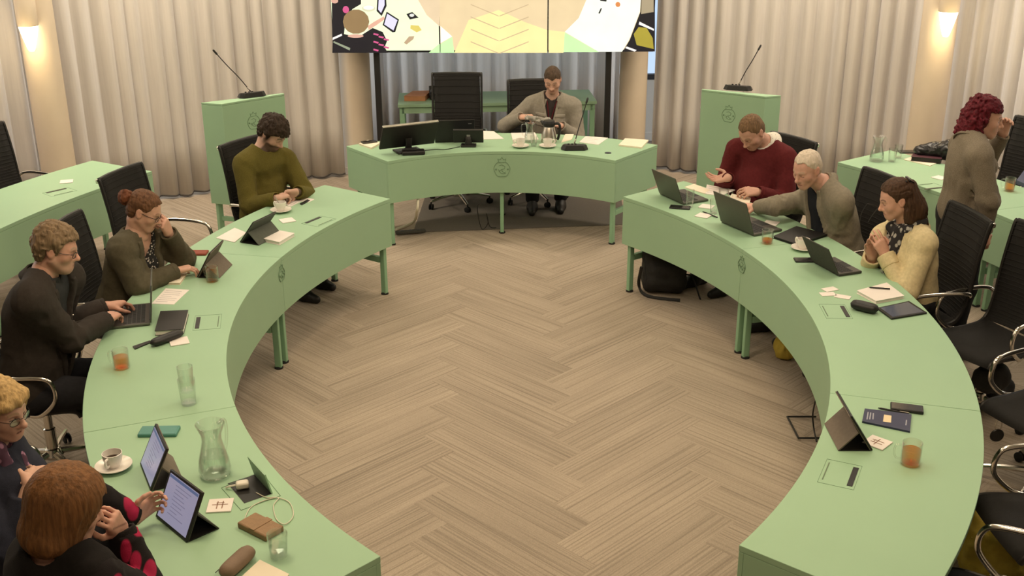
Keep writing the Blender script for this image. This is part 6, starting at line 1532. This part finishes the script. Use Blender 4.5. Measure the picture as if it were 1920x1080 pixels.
monitor('small black display with a grey badge on the presidium desk', (-0.369, 3.555), -0.015, .255, .125, 18, .03, (.13, .10), badge=True)
cb = [(-0.76, 3.358), (-0.651, 3.411), (-0.561, 3.409), (-0.444, 3.5)]; c_ = ctr(cb)
o = MB().tube(bez([(p[0] - c_[0], p[1] - c_[1], .004) for p in cb], 5), .003, 6).build('cable', M['cable_b'], None, 60, loc=(*c_, TZ)); tag(o, 'black cable between the large monitor and the small display', 'cable')
book('notebook', 'cream writing pad at the left end of the presidium desk', [(-1.313, 3.589), (-1.19, 3.437), (-1.124, 3.624), (-1.251, 3.722)], .014, M['paper_warm'], page='paper_warm')
phone('phone', 'dark phone lying on the cream pad at the left end of the presidium desk', (-1.229, 3.622), .5, M['folio'], .07, .13, .012, z=TZ + .014)
sheet('paper', 'white papers beside the small display on the presidium desk', 'paper', [(-0.264, 3.765), (-0.069, 3.782), (-0.161, 4.067), (-0.267, 4.089)], .004, M['paper'])
sheet('paper', 'white papers behind the two coffee cups of the presidium desk', 'paper', [(0.01, 3.683), (0.234, 3.757), (0.206, 4.019), (-0.008, 4.002)], .004, M['paper'])
saucer('left saucer of the two on the presidium desk', (0.073, 3.492)); cup('left coffee cup of the two on the presidium desk', (0.073, 3.492), 3.0, True)
saucer('right saucer of the two on the presidium desk', (0.304, 3.489)); cup('right coffee cup of the two on the presidium desk', (0.304, 3.489), .0, True)
pitcher('glass water pitcher between the cups on the presidium desk', (0.153, 3.681), 2.9, .78, .5)
tumbler('clear glass between the two cups on the presidium desk', (0.187, 3.528), .09, .030, .3)
t_ = thing('thermos_jug', 'steel thermos jug with black lid on the presidium desk', 'jug', (*(0.32, 3.678), TZ), -.4)
MB().lathe([(.068, .002), (.070, .01), (.066, .06), (.050, .125), (.046, .135)], 32).build('steel_body', M['steel'], t_, 50)
MB().lathe([(.047, .135), (.052, .142), (.054, .17), (.046, .188), (.02, .192)], 28).build('lid', M['black'], t_, 50)
MB().tube(bez([(.05, 0, .165), (.092, 0, .165), (.10, 0, .12), (.088, 0, .05), (.078, 0, .03)], 5), .012, 8).build('handle', M['black'], t_, 60); MB().tube([(-.045, 0, .155), (-.07, 0, .178)], [.02, .012], 8).build('spout', M['black'], t_)
sheet('paper', 'white papers left of the gooseneck microphone of the presidium desk', 'paper', [(0.424, 3.638), (0.522, 3.753), (0.551, 3.952), (0.475, 3.954)], .004, M['paper_warm'])
sheet('paper', 'printed papers right of the gooseneck microphone of the presidium desk', 'paper', [(0.581, 3.655), (0.74, 3.557), (0.842, 3.807), (0.65, 3.87)], .004, M['paper'], lines=4)
sheet('paper', 'cream paper stack at the right end of the presidium desk', 'paper', [(0.91, 3.517), (1.095, 3.421), (1.183, 3.684), (0.986, 3.746)], .014, M['paper_warm'])
d_ = near_desk(-.08, 3.6); pc = (0.8, 3.28); MB().lathe([(.028, TZ), (.028, TZ + .003), (.02, TZ + .0035), (.0, TZ + .003)], 20).build('cable_grommet', M['black'], d_, 50, loc=(pc[0] - d_.location.x, pc[1] - d_.location.y, 0))
mic('gooseneck microphone on the presidium desk, leaning right', (0.528, 3.43), .0, (.10, .10, .37), w=.23, d=.15)
mic('gooseneck microphone on the left lectern, leaning left', (-2.21, 3.649), .55, (-.26, .02, .38), z=1.15, w=.24, d=.12)
mic('gooseneck microphone on the right lectern, leaning right', (1.966, 3.871), -.35, (.13, .14, .33), z=1.15, w=.25, d=.13)
# the translucent wrapper the front man holds
t_, o0 = soft('plastic_wrapper', 'crumpled grey wrapper held by the man in the grey overshirt', 'wrapper', mat('crumpled grey film', (.30, .28, .25), .35, var=.3, vscale=50), lambda S: S.cap((.13, 4.10, .86), (.33, 4.12, .83), .014, .022, .01), h=.006, disp=.012, dfreq=45)
# ---- side desk behind
book('folder', 'orange folder lying on the side desk behind the presidium', [(-1.09, 5.42), (-0.874, 5.42), (-.83, 5.72), (-1.02, 5.70)], .05, M['orange'], 'folder', 'orange')
t_ = thing('desk_phone', 'black desk telephone behind the tall black chair', 'telephone', (-.74, 5.56, TZ), .1)
MB().box((0, 0, .03), (.20, .18, .05)).build('base', M['black'], t_, bevel=.008); MB().box((0, .05, .09), (.20, .02, .10), X=Matrix.Rotation(-.4, 4, 'X')).build('display_panel', M['folio'], t_, bevel=.004)
MB().tube([(-.075, -.07, .065), (-.075, 0, .078), (-.075, .07, .065)], .018, 8).build('handset', M['black'], t_)
# ---- floor things
def backpack(S):
    a = V3(*(1, 1.97), .04); b_ = V3(*(1.263, 1.968), .04); u = nrm(b_ - a); n = V3(-u[1], u[0], 0)
    for s in (0, .5, 1):
        for q in (0, .1):
            p = a + (b_ - a) * (.12 + .76 * s) + n * q
            S.cap(p + V3(0, 0, .04), p + V3(0, 0, .40 - .05 * abs(s - .5)) - n * .0, .065, .055, .05)
    S.cap(a * .8 + b_ * .2 - n * .05 + V3(0, 0, .08), a * .2 + b_ * .8 - n * .05 + V3(0, 0, .08), .045, .045, .05)
    S.cap(a * .8 + b_ * .2 - n * .05 + V3(0, 0, .17), a * .2 + b_ * .8 - n * .05 + V3(0, 0, .17), .045, .045, .05)
t_, o0 = soft('backpack', 'black backpack standing on the carpet under the far right desk', 'bag', M['bag'], backpack, h=.011, z0=.012, disp=.008, dfreq=12)
for pts in ([(0.927, 1.726) + (.3,), (0.947, 2.004) + (.05,), (1.001, 1.871) + (.016,), (1.225, 1.784) + (.016,)], [(1.278, 1.934) + (.16,), (1.33, 1.93) + (.14,), (1.376, 1.804) + (.016,)]):
    MB().tube([Vector(p) - Vector(o0) for p in bez(pts, 5)], .012, 6, flat=.4).build('strap', M['bag'], t_, 60)
MB().tube([Vector((*(0.96, 1.955), .40)) - Vector(o0), Vector((*(0.98, 1.819), .12)) - Vector(o0)], .004, 6).build('zip', M['rubber'], t_)
def ybag(S):
    c = V3(*(2.176, -1.545), .12)
    S.ell(c, (.17, .13, .13), None); S.ell(c + V3(.04, -.07, -.03), (.13, .09, .10), None, .05); S.ell(c + V3(-.09, .08, .03), (.09, .09, .12), None, .05); S.ell(c + V3(.02, .12, .10), (.07, .05, .06), None, .05)
soft('cloth_bag', 'crumpled mustard yellow cloth bag on the floor at bottom right', 'bag', M['yellow'], ybag, h=.009, z0=.012, disp=.022, dfreq=13)
soft('cloth_bag', 'mustard yellow cloth bag under the right desk, mostly hidden', 'bag', M['yellow'], lambda S: S.ell((*(1.767, 0.811), .08), (.07, .09, .085), None), h=.01, z0=.012, disp=.012, dfreq=18)
soft('dark_bag', 'dark bag standing on the floor between the chairs at the right edge', 'bag', M['bag'], lambda S: (S.cap((*(2.788, 0.103), .10), (*(2.865, 0.152), .10), .10, .10, .05), S.cap((*(2.701, -0.062), .27), (*(2.763, -0.042), .27), .08, .08, .06)), h=.011, z0=.012, disp=.01, dfreq=12)
# black wire frame and cable under the near right desk
fr = [(1.755, -0.043), (1.589, -0.042), (1.593, -0.296), (1.735, -0.297)]; c_ = ctr(fr)
t_ = thing('wire_frame_foot', 'black wire floor frame with a cable under the near right desk', 'frame', (*c_, .01)); MB().tube([(p[0] - c_[0], p[1] - c_[1], .008) for p in fr], .006, 8).build('rod', M['cable_b'], t_)
cb = [(*(1.663, -0.323), .30), (*(1.671, -0.255), .15), (*(1.692, -0.237), .04), (*(1.682, -0.342), .02)]
MB().tube(bez([(p[0] - c_[0], p[1] - c_[1], p[2] - .01) for p in cb], 6), .0045, 8).build('cable', M['cable_b'], t_)
# cables under the presidium desk
def floor_cable(label, pts, r, m, name='power_cable'):
    c_ = (sum(p[0] for p in pts) / len(pts), sum(p[1] for p in pts) / len(pts)); o = MB().tube([Vector(p) - Vector((*c_, 0)) for p in bez(pts, 6)], r, 8).build(name, M[m], None, 60, loc=(*c_, 0)); return tag(o, label, 'cable')
floor_cable('pale cable sleeve hanging under the left end of the presidium desk', [(*(-0.788, 3.212), .37), (*(-0.797, 3.179), .28), (*(-0.848, 3.454), .10), (*(-0.939, 3.552), .02), (*(-1.015, 3.464), .02)], .012, 'cable_w')
floor_cable('black cable hanging in loops under the middle of the presidium desk', [(*(-0.258, 3.149), .36), (*(-0.3, 3.421), .22), (*(-0.265, 3.437), .03), (*(-0.211, 3.512), .06), (*(-0.22, 3.343), .2), (*(-0.197, 3.511), .03), (*(-0.141, 3.497), .02)], .0035, 'cable_b')
t_ = thing('power_strip', 'dark power strip on the carpet beneath the presidium desk', 'power strip', (*(-0.878, 3.382), .012), 0.243); MB().box((0, 0, .014), (.26, .05, .024)).build('body', M['folio'], t_, bevel=.006)
for k in (-1, 0, 1): MB().lathe([(.018, .026), (.018, .028), (.012, .0285)], 14, Matrix.Translation((k * .07, 0, 0))).build('socket', M['black'], t_)
# pendant under the empty chair at right
pc = Vector((*(2.448, -0.808), .36)); t_ = thing('round_pendant', 'round black tag on a loop hanging from the seat edge at right', 'tag', (pc.x, pc.y, .28))
MB().lathe([(.001, -.006), (.032, -.006), (.036, 0), (.032, .006), (.001, .006)], 24, Matrix.Translation((0, 0, .03)) @ Matrix.Rotation(PI / 2, 4, 'X')).build('disc', M['black'], t_)
MB().tube(bez([(-.012, 0, .065), (-.016, 0, .09), (-.004, 0, .135), (.004, 0, .135), (.016, 0, .09), (.012, 0, .065)], 5), .003, 6).build('loop', M['steel'], t_); MB().tube([(0, 0, .13), (0, 0, .165)], .004, 6).build('stem', M['black'], t_)
# coat over the chair behind the red-haired woman
def coat(S):
    c = pol(CR, 6.80, 27.0); a = R_(27.0); t = V3(-math.sin(a), math.cos(a), 0); n = V3(math.cos(a), math.sin(a), 0); p = V3(*c, 0)
    for s in (-1, 0, 1):
        S.cap(p + t * .17 * s + n * .07 + V3(0, 0, .98 - .04 * abs(s)), p + t * .20 * s + n * .05 + V3(0, 0, .42), .055, .06, .06)
    S.cap(p - t * .2 + n * .05 + V3(0, 0, .92), p - t * .25 + n * .03 + V3(0, 0, .55), .05, .05, .03)
soft('coat', 'dark green coat hung over the chair behind the red-haired woman', 'coat', M['dgreen'], coat, h=.011, disp=.010, dfreq=13)
